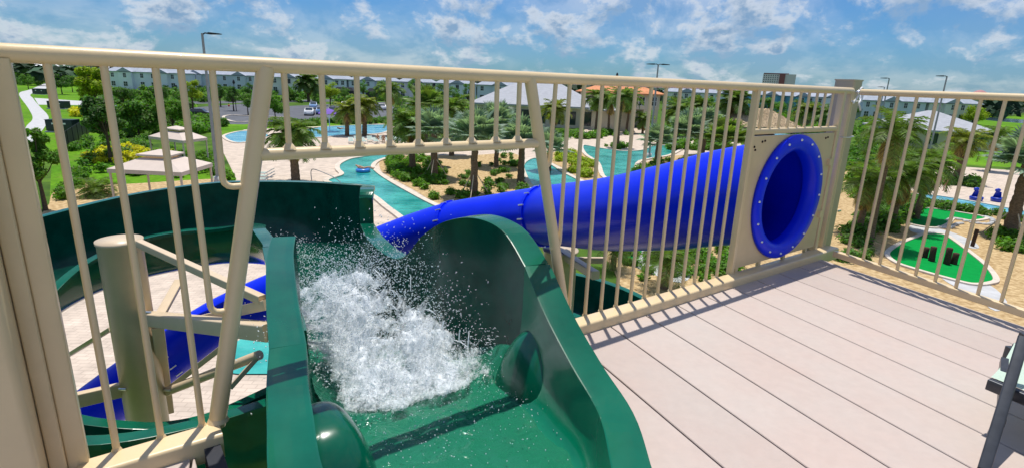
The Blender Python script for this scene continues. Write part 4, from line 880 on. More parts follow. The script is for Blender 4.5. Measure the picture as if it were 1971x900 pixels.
# blue pool seats on the right paving
bm = mat('royal_blue_plastic', (.0, .03, .42), .4, coat=.3)
for px, py, lab in ((1878, 386, 'royal blue shell seat nearer the hedge on the right paving'), (1919, 388, 'royal blue shell seat farther right beside the channel')):
    b = G(px, py, .03); t = thing('shell_chair', lab, 'chair', b, 'blue shell chairs')
    MB().lathe([(.42, .0), (.46, .06), (.5, .3), (.44, .36), (.3, .33), (0, .3)], 18, b).build('base', bm, t)
    m_ = MB(); q_ = []
    for j in range(6):
        for k in range(9): a = R(20+140*k/8); rr_ = .42-.03*j; q_.append(b+Vector((math.cos(a)*rr_, math.sin(a)*rr_*.8, .32+.11*j*(1-.12*abs(k-4)/4))))
    m_.add(q_, [(j*9+k, j*9+k+1, j*9+10+k, j*9+9+k) for j in range(5) for k in range(8)], True); m_.ico(b+Vector((0, .2, .95)), .2, 2, (1.2, .7, .8)); m_.build('back', bm, t)
# golf stumps, sign post, edging logs
for i, (x, y, tp) in enumerate([(485, 425, 325), (548, 455, 318), (678, 482, 325), (738, 482, 372)]):
    px, py = 1671+x/4.5, 400+y/4.5; b = G(px, py, .08); h = HZ(G(px, py), px, 400+tp/4.5)-.08; lean = Vector((rnd.uniform(-.06, .06), rnd.uniform(-.05, .05), 0))
    o = MB(); o.lathe([(.0, 0), (.155, 0), (.16, .02), (.145, h*.5), (.15, h-.03), (.12, h), (0, h)], 14, b); o.v = [(vx+lean.x*(vz-b.z), vy+lean.y*(vz-b.z), vz) for vx, vy, vz in o.v]
    tag(o.build('log_stump', M['log'], org=b), ['dark wooden stump, leftmost of four on the putting green', 'tall dark wooden stump, second from the left on the green', 'tallest wooden stump, third from the left on the green', 'shortest wooden stump, rightmost of four on the green'][i], 'stump')
b = G(1871, 474, .04); h = HZ(G(1871, 474), 1880, 441); tag(MB().bar(b, b+Vector((.03, 0, h)), .2, .12, ch=.02).build('marker_post', M['log'], org=b), 'slim dark wooden marker post in the mulch beside the putting greens', 'post')
for pts, lab in ((z6([(690, 118), (740, 100), (900, 135), (1050, 150), (1075, 110), (1010, 88)]), 'stone edging round the tip of the far putting green'), (z6([(615, 178), (700, 182), (760, 150), (800, 145)]), 'short stone edging stub beside the path')):
    g_ = crom(gp(pts), 3, False); m_ = MB()
    for i, p in enumerate(g_): m_.ico(p+Z3*.07, .15, 1, (1.5, 1, .8), .3)
    tag(m_.build('stone_edging', M['concrete'], org=g_[0]), lab, 'edging')
m_ = MB(); p_ = G(1725, 412); g0 = G(1722, 410); g1 = G(1748, 410)
for i in range(14): m_.ico(g0.lerp(g1, i/13)+Z3*.12, .12, 1, (1.2, 1, .8), .4)
tag(m_.build('white_stones', M['white'], org=g0), 'row of white stones at the left end of the far putting green', 'stones')
# palm support stakes on the island
for (px, py), lab in (((912, 378), 'wooden stakes propping the silver fan palm on the island'), ((836, 345), 'wooden stakes propping the fan palm left of it'), ((1940, 455), 'wooden stakes propping the fan palm at the right edge')):
    b = G(px, py); t = thing('palm_stakes', lab, 'tree stakes', b)
    for k in range(3): a = k*2.1+.4; MB().bar(b+Vector((math.cos(a)*1.3, math.sin(a)*1.3, .03)), b+Vector((math.cos(a)*.2, math.sin(a)*.2, 1.7)), .06, .06).build('stake', M['strut'], t)
# teal parasol on the island
b = G(843, 322); t = thing('parasol', 'small teal parasol half hidden by palms on the island', 'umbrella', b); MB().tube([b, b+Z3*2.2], .03, 6).build('pole', M['white'], t); MB().lathe([(1.4, 1.75), (.8, 2.05), (.03, 2.3)], 8, b, smooth=False).build('canopy', mat('teal_canvas', (.0, .22, .2), .7), t)
#@@PLATFORM
# ================================================================== PLATFORM, RAILINGS
def deck():
    # boards parallel to the side railing
    mb = MB(); w = .2256*H_ ; gap = .008; off = .0346*H_
    k = -1
    n1v = FD1
    while k < 26:
        u0 = off + w*(k) ; u1 = u0 + w - gap
        if k == -1: u0 = -.03
        # each board is a slab running from the front railing toward the camera and behind it
        def P_(u, l): return CR - FD1*u + FD2*l
        a0, a1 = max(u0, -.03), u1
        l0 = -.02; l1 = 5.5
        if a1 > 2.35: pass
        z1 = DZ; z0 = DZ-.04
        vs = []
        for (u, l) in ((a0, l0), (a1, l0), (a1, l1), (a0, l1)):
            vs.append(P_(u, l)+Z3*z0)
        for (u, l) in ((a0, l0), (a1, l0), (a1, l1), (a0, l1)): vs.append(P_(u, l)+Z3*z1)
        BOARDS.append((a0, a1, vs)); k += 1
    return
H_ = 1.25
BOARDS = []
deck()
UB = [(-.5, 2.6), (-.02, 2.78), (.28, 2.87), (.54, 2.95), (.76, 3.02), (.99, 3.15), (1.28, 3.32), (1.75, 3.6), (6, 3.8)]
def interp(t, n):
    for (a, u0), (b, u1) in zip(t, t[1:]):
        if n <= b: return u0+(u1-u0)*(n-a)/(b-a)
    return t[-1][1]
def clip_boards():
    # boards end at the outline of the slide tub
    mb = MB()
    def q(u, l, z): return CR - FD1*u + FD2*l + Z3*z
    def n_of(l): return (FD2*l).dot(FN1)
    def ushift(l): return (FD2*l).dot(FD1)
    for a0, a1, vs in BOARDS:
        for side in (0, 1):
            if side == 1 and a1 < 3.: continue
            L_ = []; l = -.02
            while l < 5.5:
                n_ = n_of(l); e_ = interp(UB, n_) + ushift(l)*1.0 if side == 0 else 4.28 + ushift(l)
                L_.append((l, e_)); l += .03
            for (la, ea), (lb, eb) in zip(L_, L_[1:]):
                if side == 0:
                    if min(ea, eb) <= a0+.004: 
                        if max(ea, eb) <= a0+.004: continue
                    A0 = B0 = a0; A1 = max(a0, min(a1, ea)); B1 = max(a0, min(a1, eb))
                else:
                    A1 = B1 = a1; A0 = min(a1, max(a0, ea)); B0 = min(a1, max(a0, eb))
                if A1-A0 < .003 and B1-B0 < .003: continue
                c = [q(A0, la, DZ-.04), q(A1, la, DZ-.04), q(B1, lb, DZ-.04), q(B0, lb, DZ-.04)]; t = [q(A0, la, DZ-.003), q(A1, la, DZ-.003), q(B1, lb, DZ-.003), q(B0, lb, DZ-.003)]
                e = .003; i_ = [q(A0+e, la, DZ), q(A1-e, la, DZ), q(B1-e, lb, DZ), q(B0+e, lb, DZ)]
                mb.add(c+t+i_, [(1, 5, 6, 2), (3, 7, 4, 0), (5, 9, 10, 6), (7, 11, 8, 4), (8, 11, 10, 9)])
    import bmesh
    return mb
o = clip_boards().build('deck', M['deck'])
import bmesh
_b = bmesh.new(); _b.from_mesh(o.data); bmesh.ops.remove_doubles(_b, verts=_b.verts, dist=.0004); bmesh.ops.recalc_face_normals(_b, faces=_b.faces); _b.to_mesh(o.data); _b.free()
struct(o)
# framing under the boards keeps the gaps dark
def under():
    mb = MB(); pts = [F(-.02, -.02, 0), F(2.7, -.02, 0), F(2.84, .42, 0), F(3.05, .95, 0), F(3.2, 1.4, 0), F(3.3, 3.9, 0), F(.78, 3.9, 0)]
    mb.poly(pts, DZ-.06, .22)
    pts = [F(4.28, -.02, 0), F(5.6, -.02, 0), F(5.6, 3.9, 0), F(4.28, 3.9, 0)]; mb.poly(pts, DZ-.06, .22)
    o = mb.build('deck_frame', M['dark']); struct(o)
under()
RZ = DZ+1.28; RR = .0225
def front_railing():
    t = thing('front_railing', 'tan metal railing across the slide opening with slanted posts and round flange panel', 'railing', F(2, 0, DZ))
    MB().tube([F(4.9, 0, RZ-.005), F(3, 0, RZ-.012), F(-.17, 0, RZ-.012)], .0245, 16).build('top_rail', M['paint'], t)
    # box-section bottom rails either side of the slide
    for a, b, nm in ((4.585, 4.19, 'l'), (2.56, -.27, 'r')): MB().bar(F(a, .045, DZ+.008), F(b, .045, DZ+.008), .095, .096, ch=.012).build('bottom_rail', M['paint'], t)
    def bal(u0, z0, z1=RZ-.02, r=.0105, u1=None):
        MB().tube([F(u0, 0, z0), F(u0 if u1 is None else u1, 0, z1)], r, 10).build('baluster', M['paint'], t)
    for u in (.35877*12.5, .34896*12.5, .33919*12.5): bal(u, DZ+.05)
    # two hooked balusters each side of the slanted posts
    for (u, ub, zt, zb, ue) in ((4.176, 4.172, RZ-.02, DZ+.462, 4.1), (4.092, 4.095, RZ-.02, DZ+.885, 4.0), (2.713, 2.722, RZ-.02, DZ+.872, 2.775), (2.629, 2.632, RZ-.02, DZ+.47, 2.69)):
        s_ = -1 if ue < ub else 1; r_ = .028
        pts = [F(u, 0, zt), F(ub, 0, zb+r_+.01)] + [F(ub+s_*(r_-r_*math.cos(R(a))), 0, zb+r_-r_*math.sin(R(a))) for a in (0, 30, 60, 90)] + [F(ue, 0, zb)]
        MB().tube(pts, .0105, 10).build('baluster', M['paint'], t)
    for i in range(12): bal(.99279*1.25+(11-1-i)*.11795+.0 if i < 11 else .99279*1.25+11*.11795, DZ+.05)
    MB().tube([F(3.937, 0, RZ-.015), F(4.195, 0, DZ+.04)], .0285, 16).build('slanted_post', M['paint'], t)
    MB().tube([F(2.861, 0, RZ-.015), F(2.552, 0, DZ+.04)], .026, 16).build('slanted_post', M['paint'], t)
    MB().tube([F(3.99, 0, DZ+.985), F(2.80, 0, DZ+.983)], .021, 14).build('middle_rail', M['paint'], t)
    for u in (3.882, 3.76, 3.636, 3.515, 3.397, 3.274, 3.154, 3.032, 2.916):
        bal(u, DZ+.99, r=.0105); MB().lathe([(.026, -.002), (.02, .008), (.0105, .02)], 10, F(u, 0, DZ+1.0)).build('weld_collar', M['paint'], t)
    # flange panel between square posts
    MB().bar(F(1.09, 0, DZ+.05), F(1.09, 0, RZ-.02), .03, .045, up=FN1, ch=.005).build('post', M['paint'], t)
    MB().bar(F(-.04, 0, DZ+.05), F(-.04, 0, RZ-.02), .04, .045, up=FN1, ch=.005).build('post', M['paint'], t)
    MB().bar(F(1.07, 0, DZ+.995), F(-.02, 0, DZ+.995), .036, .036, ch=.008).build('panel_rail', M['paint'], t)
    for i in range(9): bal(1.0-.112*i, DZ+1.0, r=.0095)
    uc, zc, ro, ri = .529, DZ+.526, .44, .368
    pl = MB(); n = 64; ring = []
    def rect(a):
        x, y = math.cos(a), math.sin(a); k = min((.545/abs(x)) if abs(x) > 1e-6 else 9, (.44/abs(y)) if abs(y) > 1e-6 else 9); return x*k, y*k
    for nn in (.012, -.012):
        for i in range(n):
            a = 2*math.pi*i/n; ring.append(F(uc-math.cos(a)*ri, nn, zc+math.sin(a)*ri))
        for i in range(n):
            a = 2*math.pi*i/n; x, y = rect(a); ring.append(F(uc-x, nn, zc+y))
    fs = [(i, (i+1) % n, n+(i+1) % n, n+i) for i in range(n)]; fs += [(2*n+i, 3*n+i, 3*n+(i+1) % n, 2*n+(i+1) % n) for i in range(n)] + [(n+i, n+(i+1) % n, 3*n+(i+1) % n, 3*n+i) for i in range(n)]
    pl.add(ring, fs); pl.build('flange_panel', M['paintd'], t)
    for (u, z) in ((1.045, 0.9), (1.03, .88), (.96, .93), (.93, .935), (.12, .93), (.09, .935)): MB().ico(F(u, .012, DZ+z), .008, 1).build('rivet', M['dark'], t)
    for u in (1.03, .75, .42, .1): MB().bar(F(u, 0, DZ+.05), F(u, 0, DZ+.1), .03, .02, up=FN1).build('panel_bracket', M['paint'], t)
    for u in (.02, .0): pass
    for z in (.35, .75): MB().box(F(.012, .022, DZ+z), .03, .02, .05, FD1, FN1).build('bracket', M['paint'], t)
    MB().bar(F(-.155, .0, DZ+.04), F(-.155, 0, RZ-.02), .028, .04, up=FN1, ch=.004).build('post', M['paint'], t)
    MB().bar(F(-.185, .004, DZ+.04), F(-.185, 0.004, RZ-.02), .016, .03, up=FN1, ch=.004).build('post', M['paint'], t)
    # end post by the big column
    MB().bar(F(4.582, 0, DZ-.04), F(4.582, 0, RZ-.02), .052, .052, up=FN1, ch=.006).build('end_post', M['paint'], t)
front_railing()
def welds():
    t = bpy.data.objects['front_railing']
    for u in [.99279*1.25+i*.11795 for i in range(12)]+[4.4846, 4.362, 4.2399]: MB().lathe([(.0155, -.002), (.0125, .005), (.0105, .009)], 10, F(u, 0, DZ+.056)).build('weld', M['paint'], t)
    for (u, z) in ((4.19, .056), (2.556, .056)): MB().lathe([(.036, -.002), (.032, .008), (.028, .016)], 12, F(u, 0, DZ+z)).build('weld', M['paint'], t)
welds()
def side_railing():
    t = thing('side_railing', 'tan metal railing on the right side of the platform with plain balusters', 'railing', F2(1, 0, DZ))
    MB().tube([F2(.16, 0, DZ+1.262), F2(4.5, 0, DZ+1.262)], .0215, 14).build('top_rail', M['paint'], t)
    MB().bar(F2(.2, 0, DZ+.085), F2(4.5, 0, DZ+.085), .045, .045, ch=.006).build('bottom_rail', M['paint'], t)
    for i in range(34): u = .23761*1.25+.11989*i; MB().tube([F2(u, 0, DZ+.1), F2(u, 0, DZ+1.25)], .0105, 10).build('baluster', M['paint'], t)
    for u in (1.9, 3.4): MB().bar(F2(u, 0, DZ), F2(u, 0, DZ+.07), .03, .03, up=FN2).build('foot', M['paint'], t)
side_railing()
def corner_post():
    c = F(-.235, -.10, 0)
    t = thing('corner_post', 'square tan corner post with white zip ties rising above both railings', 'post', c+Z3*DZ)
    ctr = F(-.33, -.10, 0)
    MB().bar(ctr+Z3*0, ctr+Z3*(DZ+1.345), .145, .145, up=FN1, ch=.012).build('shaft', M['postgrey'], t)
    MB().box(ctr+Z3*(DZ+1.349), .149, .149, .01, FD1, FN1).build('cap', M['paintd'], t)
    MB().bar(F(-.235, -.03, DZ-.1), F(-.235, -.03, DZ+1.22), .03, .05, up=FN1).build('cover_strip', M['paint'], t)
    z1 = DZ+.93
    for z in (z1,):
        q = [F(-.13, .032, z), F(-.25, .012, z-.006), F(-.408, -.02, z-.006), F(-.412, -.18, z), F(-.13, -.18, z)]
        MB().tube(q, .004, 6, close=True).build('zip_tie', M['white'], t)
    # white strap with two bolt knobs at the railing joint
    m_ = MB(); m_.tube(crom([F(-.165, .03, RZ-.1), F(-.20, .04, RZ-.05), F(-.22, .045, RZ+.01), F(-.25, .045, RZ+.0), F(-.262, .045, RZ-.06), F(-.22, .05, RZ-.1), F(-.25, .05, RZ-.13), F(-.265, .05, RZ-.15)], 4, False), .008, 8)
    m_.tube([F(-.14, .03, RZ-.085), F(-.33, .02, RZ-.085)], .005, 6); m_.build('strap', M['white'], t)
    for u in (-.198, -.275): MB().ico(F(u, .04, RZ-.02), .018, 2).build('bolt_cap', M['steel'], t)
    MB().box(F(-.36, .003, DZ+.33), .05, .008, .012, FD1, FN1).build('tie_stub', M['steel'], t)
corner_post()
def left_column():
    c = F(4.80, .1, 0); t = thing('platform_column', 'massive tan platform column filling the left edge', 'column', c+Z3*DZ)
    MB().bar(F(4.80, .02, 0), F(4.80, .02, DZ+3.4), .30, .30, up=FN1, ch=.02).build('shaft', M['paint'], t)
    MB().bar(F(4.628, .02, DZ-.6), F(4.628, .02, RZ-.03), .040, .044, up=FN1, ch=.006).build('spacer_bar', M['paintd'], t)
left_column()
#@@SLIDES
# ================================================================== GREEN SLIDE
def sweep(stations, name, parent, m_in, m_rim, nseg=26, fl=.13, expo=.62, lat=.62, rim_l=True, rim_r=True, cap_end=False):
    """stations: (L inner rim point, R inner rim point, floor z). Inner skin, flanges and outer hull."""
    skin = []; hull = []; rl = []; rr_ = []
    for (Lp, Rp, fz) in stations:
        Lp, Rp = Vector(Lp), Vector(Rp); mid = (Lp+Rp)/2; x = (Rp-Lp); x.z = 0; hw = x.length/2; x.normalize(); a = []; b = []
        for j in range(nseg+1):
            t_ = j/nseg; c = math.cos(math.pi*t_); s_ = math.sin(math.pi*t_); l = -math.copysign(abs(c)**lat, c)*hw; rz = Lp.z if t_ < .5 else Rp.z; k = 1-s_**expo if s_ > 0 else 1
            a.append(Vector((mid.x, mid.y, 0))+x*l+Z3*(fz+(rz-fz)*k)); sc = 1+.03/hw
            b.append(Vector((mid.x, mid.y, 0))+x*l*sc+Z3*(fz-.035+(rz-fz+.0)*k))
        skin.append(a); hull.append(b); rl.append((Lp, -x)); rr_.append((Rp, x))
    def grid(rows, flip):
        v = [p for r_ in rows for p in r_]; n = len(rows[0]); f = []
        for i in range(len(rows)-1):
            for j in range(n-1):
                q = (i*n+j, i*n+j+1, (i+1)*n+j+1, (i+1)*n+j); f.append(q if flip else q[::-1])
        return v, f
    mb = MB(); mb.add(*grid(skin, True), smooth=True); ch = mb.build(name, m_in, parent)
    hb = MB(); hb.add(*grid(hull, False), smooth=True)
    for k in (0, -1):
        n = nseg+1; hb.add(skin[k]+hull[k], [(j, j+1, n+j+1, n+j) for j in range(nseg)])
    hb.build('outer_hull', m_rim, ch)
    for on, e in ((rim_l, rl), (rim_r, rr_)):
        if not on: continue
        rows = []
        for i_, (p, d) in enumerate(e):
            tg_ = e[min(i_+1, len(e)-1)][0] - e[max(i_-1, 0)][0]; tg_.z = 0
            if tg_.length > 1e-5:
                tg_.normalize(); pn = Vector((-tg_.y, tg_.x, 0)); d = pn if pn.dot(d) > 0 else -pn
            rows.append([p-Z3*.02]+[p+d*(fl*(.5-.5*math.cos(math.pi*q_/8)))+Z3*(.003*math.sin(math.pi*q_/8)**.5) for q_ in range(9)]+[p+d*fl-Z3*.045, p+d*(fl-.012)-Z3*.05, p+d*(fl-.02)-Z3*.012, p+d*.03-Z3*.012])
        v = [p for r_ in rows for p in r_]; n = 14; f = []
        for i in range(len(rows)-1):
            for j in range(n-1): f.append((i*n+j, i*n+j+1, (i+1)*n+j+1, (i+1)*n+j))
        r_ = MB().add(v, f, False); r_.add(v, [tuple(range(n)), tuple(range((len(rows)-1)*n, len(rows)*n))[::-1]]); r_.build('rim', m_rim, ch)
    return ch
gs = thing('green_water_slide', 'glossy dark green open water slide starting in the platform and curling left', 'water slide', F(3.4, .3, DZ))
def lerpst(ctrl, k=5):
    # ctrl: list of (Lx,Ly,Lz,Rx,Ry,Rz,fz) smooth through all
    n = len(ctrl); out = []
    for i in range(n-1):
        g = lambda j: ctrl[max(0, min(n-1, j))]
        for j in range(k):
            t_ = j/k; out.append([.5*(2*b+(c-a)*t_+(2*a-5*b+4*c-d)*t_*t_+(3*b-a-3*c+d)*t_**3) for a, b, c, d in zip(g(i-1), g(i), g(i+1), g(i+2))])
    out.append(list(ctrl[-1])); return [((q[0], q[1], q[2]), (q[3], q[4], q[5]), q[6]) for q in out]
def fu(u, n, z): p = F(u, n, z); return (p.x, p.y, z)
def st(L_, Rt, fz): return (*L_, *Rt, fz)
# entry tub: rims from behind the opening to the lip
entry = [st(fu(4.05, 1.75, 7.5), fu(3.75, 1.75, 7.31), 7.06), st(fu(4.05, 1.3, 7.5), fu(3.42, 1.25, 7.32), 7.06), st(fu(4.04, .98, 7.5), fu(3.23, .99, 7.33), 7.06), st(fu(4.03, .70, 7.5), fu(3.065, .76, 7.35), 7.06), st(fu(3.98, .45, 7.5), fu(3.00, .53, 7.42), 7.06), st(fu(3.93, .22, 7.5), fu(2.94, .28, 7.53), 7.055),
         st(fu(3.87, 0., 7.52), fu(2.86, .02, 7.66), 7.03)]
drop = [st(fu(3.87, 0., 7.52), fu(2.86, .02, 7.66), 7.03), st(fu(3.80, -.35, 7.54), fu(2.83, -.22, 7.775), 6.88), st(fu(3.74, -.62, 7.56), fu(2.86, -.46, 7.79), 6.75), st(fu(3.66, -.95, 7.58), fu(2.88, -.75, 7.70), 6.62), st(fu(3.58, -1.2, 7.6), fu(2.85, -1.08, 7.53), 6.5)]
join = [st(fu(3.55, -1.22, 7.0), fu(2.85, -1.08, 7.53), 6.5), st(fu(3.50, -1.45, 6.97), fu(2.85, -1.36, 7.31), 6.43), st(fu(3.46, -1.7, 6.95), fu(2.86, -1.62, 7.26), 6.38), st(fu(3.42, -2.1, 6.94), fu(2.83, -2.05, 7.27), 6.3)]
OX, OY = -4.1, 5.9
def hel(phi, zi, zo, fz, ri=1.3, ro=2.4): a = R(phi); return (OX+ri*math.cos(a), OY+ri*math.sin(a), zi, OX+ro*math.cos(a), OY+ro*math.sin(a), zo, fz)
join += [(-2.2, 4.95, 6.93, -1.50, 5.25, 7.10, 6.24)]
curl = [(-2.2, 4.95, 6.93, -1.50, 5.25, 7.34, 6.24), (-2.27, 5.1, 6.92, -1.53, 5.42, 7.42, 6.24), (-2.62, 5.65, 6.9, -1.80, 6.45, 7.24, 6.18), (-3.0, 6.45, 6.72, -2.22, 7.25, 7.09, 6.05), (-3.45, 6.98, 6.58, -2.95, 7.98, 6.96, 5.95), hel(86, 6.45, 6.88, 5.87), hel(104, 6.42, 6.83, 5.8), hel(127, 6.35, 6.71, 5.72), hel(150, 6.22, 6.56, 5.64), hel(172, 6.02, 6.45, 5.50), hel(200, 5.75, 6.3, 5.3), hel(230, 5.45, 6.15, 5.08), hel(260, 5.22, 5.93, 4.9), hel(290, 5.08, 5.76, 4.76), hel(308, 5.0, 5.68, 4.7), hel(325, 4.95, 5.62, 4.64)]
tail = [hel(325, 4.95, 5.62, 4.64), (-2.55, 5.9, 4.95, -1.7, 5.5, 5.5, 4.6), (-1.75, 7.2, 4.95, -.95, 6.6, 5.2, 4.5), (-.7, 8.6, 5.0, -.1, 7.8, 5.0, 4.45), (.35, 9.5, 5.15, .6, 8.5, 4.9, 4.4), (1.15, 9.5, 5.15, 1.05, 8.5, 4.85, 4.35), (1.95, 8.95, 5.1, 1.45, 8.05, 4.8, 4.3), (2.5, 8.0, 5.05, 1.7, 7.4, 4.75, 4.25), (2.85, 6.6, 5.0, 1.9, 6.3, 4.7, 4.2), (2.9, 3.5, 4.9, 1.9, 3.5, 4.6, 4.1)]
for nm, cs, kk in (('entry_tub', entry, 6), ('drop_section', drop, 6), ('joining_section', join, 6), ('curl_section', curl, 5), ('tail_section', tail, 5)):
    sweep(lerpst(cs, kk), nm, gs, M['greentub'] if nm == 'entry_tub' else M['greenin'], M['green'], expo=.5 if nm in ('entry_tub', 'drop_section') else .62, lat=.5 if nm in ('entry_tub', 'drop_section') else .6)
# end flange of the high wall
p0 = Vector((-1.50, 5.25, 0)); d = Vector((.93, .36, 0)).normalized(); tg = Vector((-d.y, d.x, 0))
MB().box(p0+d*.065+Z3*7.18-tg*.015, .13, .025, .36, d, tg).build('end_flange', M['green'], gs)
# bulging side bolsters in the tub
def bolster(pts, name):
    # pts: rows of points -> smooth lump
    n = len(pts[0]); v = [Vector(p) for r_ in pts for p in r_]; f = [(i*n+j, i*n+j+1, (i+1)*n+j+1, (i+1)*n+j) for i in range(len(pts)-1) for j in range(n-1)]
    MB().add(v, f, True).build(name, M['green'], gs)
def lump(u0, n0, su, sn, ztop, zbot, sgn, name, pw=3., cone=False):
    rows = []
    for i in range(15):
        ph = i/14*math.pi/2*1.0; row = []
        k = math.cos(ph)**(2/pw) if not cone else math.cos(ph)**.95; z = zbot+(ztop-zbot)*(math.sin(ph)**(2/2.4) if not cone else math.sin(ph)**1.0)
        for j in range(41):
            th_ = 2*math.pi*j/40; cx = math.copysign(abs(math.cos(th_))**(2/pw), math.cos(th_)); cy = math.copysign(abs(math.sin(th_))**(2/pw), math.sin(th_))
            row.append(F(u0+su*cx*k*(1-.12*(z-zbot)/(ztop-zbot)), n0+sn*cy*k, z))
        rows.append(row)
    bolster(rows, name)
lump(3.90, .24, .18, .24, 7.36, 6.95, 1, 'left_bolster')
lump(2.85, .18, .22, .26, 7.40, 6.9, 1, 'right_bolster', 2.6, True)
# black rubber gasket between tub and boards
MB().tube([F(interp(UB, n_)+.012, n_, DZ-.012) for n_ in (.0, .2, .42, .62, .84, 1.02, 1.3, 1.7)], .022, 8).build('gasket', M['rubber'], gs)
MB().bar(F(4.225, .06, DZ-.03), F(4.225, 1.9, DZ-.03), .05, .10).build('gasket', M['rubber'], gs)
# ================================================================== WATER IN THE SLIDE
def water_mats():
    m = bpy.data.materials.new('slide_water'); m.use_nodes = True; t = m.node_tree; b = t.nodes['Principled BSDF']; L = t.links.new
    b.inputs['Base Color'].default_value = (.03, .32, .18, 1); b.inputs['Roughness'].default_value = .04; b.inputs['Specular IOR Level'].default_value = .6; b.inputs['Transmission Weight'].default_value = .55; b.inputs['IOR'].default_value = 1.33
    tc = N(t, 'ShaderNodeTexCoord'); n1 = N(t, 'ShaderNodeTexNoise', i={'Scale': 7., 'Detail': 6, 'Distortion': .8}); L(tc.outputs['Object'], n1.inputs['Vector'])
    bp = N(t, 'ShaderNodeBump', i={'Strength': .9, 'Distance': .03}); L(n1.outputs[0], bp.inputs['Height']); L(bp.outputs[0], b.inputs['Normal'])
    M['swater'] = m
    for nm, lacy in (('foam', False), ('lace', True)):
        m = bpy.data.materials.new('white_water_'+nm); m.use_nodes = True; t = m.node_tree; b = t.nodes['Principled BSDF']; L = t.links.new
        out = [n for n in t.nodes if n.type == 'OUTPUT_MATERIAL'][0]
        b.inputs['Base Color'].default_value = (.93, .96, .99, 1); b.inputs['Roughness'].default_value = .3
        tl = N(t, 'ShaderNodeBsdfTranslucent'); tl.inputs[0].default_value = (.88, .96, 1., 1); ms = N(t, 'ShaderNodeMixShader', i={0: .35}); L(b.outputs[0], ms.inputs[1]); L(tl.outputs[0], ms.inputs[2])
        if lacy:
            tc = N(t, 'ShaderNodeTexCoord'); at = N(t, 'ShaderNodeAttribute', attribute_name='cov')
            mp = N(t, 'ShaderNodeMapping'); mp.inputs['Rotation'].default_value = (0, 0, R(-50)); mp.inputs['Scale'].default_value = (1.6, .55, 1.); L(tc.outputs['Object'], mp.inputs[0])
            n1 = N(t, 'ShaderNodeTexNoise', i={'Scale': 26., 'Detail': 8, 'Roughness': .68, 'Distortion': 1.6}); L(mp.outputs[0], n1.inputs['Vector'])
            n2 = N(t, 'ShaderNodeTexNoise', i={'Scale': 9., 'Detail': 4, 'Roughness': .6, 'Distortion': 1.5}); L(mp.outputs[0], n2.inputs['Vector'])
            ad = N(t, 'ShaderNodeMath', operation='ADD'); L(n1.outputs[0], ad.inputs[0]); L(n2.outputs[0], ad.inputs[1])
            a2 = N(t, 'ShaderNodeMath', operation='ADD'); L(ad.outputs[0], a2.inputs[0]); L(at.outputs['Fac'], a2.inputs[1])
            mr = N(t, 'ShaderNodeMapRange', i={1: 1.38, 2: 1.78}); L(a2.outputs[0], mr.inputs[0])
            bp = N(t, 'ShaderNodeBump', i={'Strength': .5, 'Distance': .015}); L(n1.outputs[0], bp.inputs['Height']); L(bp.outputs[0], b.inputs['Normal'])
            tp_ = N(t, 'ShaderNodeBsdfTransparent'); mx = N(t, 'ShaderNodeMixShader'); L(mr.outputs[0], mx.inputs[0]); L(tp_.outputs[0], mx.inputs[1]); L(ms.outputs[0], mx.inputs[2]); L(mx.outputs[0], out.inputs[0])
        else: L(ms.outputs[0], out.inputs[0])
        M[nm] = m
    m = bpy.data.materials.new('clear_drop'); m.use_nodes = True; b = m.node_tree.nodes['Principled BSDF']
    b.inputs['Base Color'].default_value = (.9, .96, 1, 1); b.inputs['Roughness'].default_value = .03; b.inputs['Transmission Weight'].default_value = .55; b.inputs['IOR'].default_value = 1.33
    M['drop'] = m
water_mats()
UL = [(-1.75, 4.03), (-.45, 3.97), (0, 3.83), (.35, 3.75), (.62, 3.69), (.95, 3.61), (1.2, 3.53), (1.6, 3.51), (2.4, 3.46)]
UR = [(-1.75, 3.8), (-1.25, 3.45), (-.99, 3.26), (-.76, 3.1), (-.53, 3.03), (-.28, 2.97), (0, 2.91), (.22, 2.88), (.46, 2.91), (.75, 2.93), (1.08, 2.90), (1.48, 2.90), (2.4, 2.86)]
def CHF(n_): return interp([(0, 7.07), (.35, 6.90), (.62, 6.77), (.95, 6.64), (1.2, 6.52), (1.6, 6.42), (2.1, 6.32), (3, 6.26)], -n_)
def pool_in_tub():
    mb = MB(); nu, nn = 50, 150; v = []
    for i in range(nn+1):
        n_ = 1.75-4.0*i/nn; ul, ur = interp(UL, -n_), interp(UR, -n_)
        for j in range(nu+1):
            b = j/nu; u = ul+(ur-ul)*b
            if n_ > 0: z = 7.115-.02*max(0, 1-n_*8)+.008*noise.noise(Vector((u*7, n_*7, 0)))+.007*noise.noise(Vector((u*18, n_*18, 3)))
            else: z = CHF(n_)+.028+.16*abs(2*b-1)**3+.012*noise.noise(Vector((u*9, n_*5, 0)))
            v.append(F(u, n_, z))
    mb.add(v, [(i*(nu+1)+j, i*(nu+1)+j+1, (i+1)*(nu+1)+j+1, (i+1)*(nu+1)+j) for i in range(nn) for j in range(nu)], True)
    o = mb.build('slide_water', M['swater'], org=F(3.5, .5, DZ)); tag(o, 'shallow green water filling the start tub of the slide', 'water', kind='stuff')
pool_in_tub()
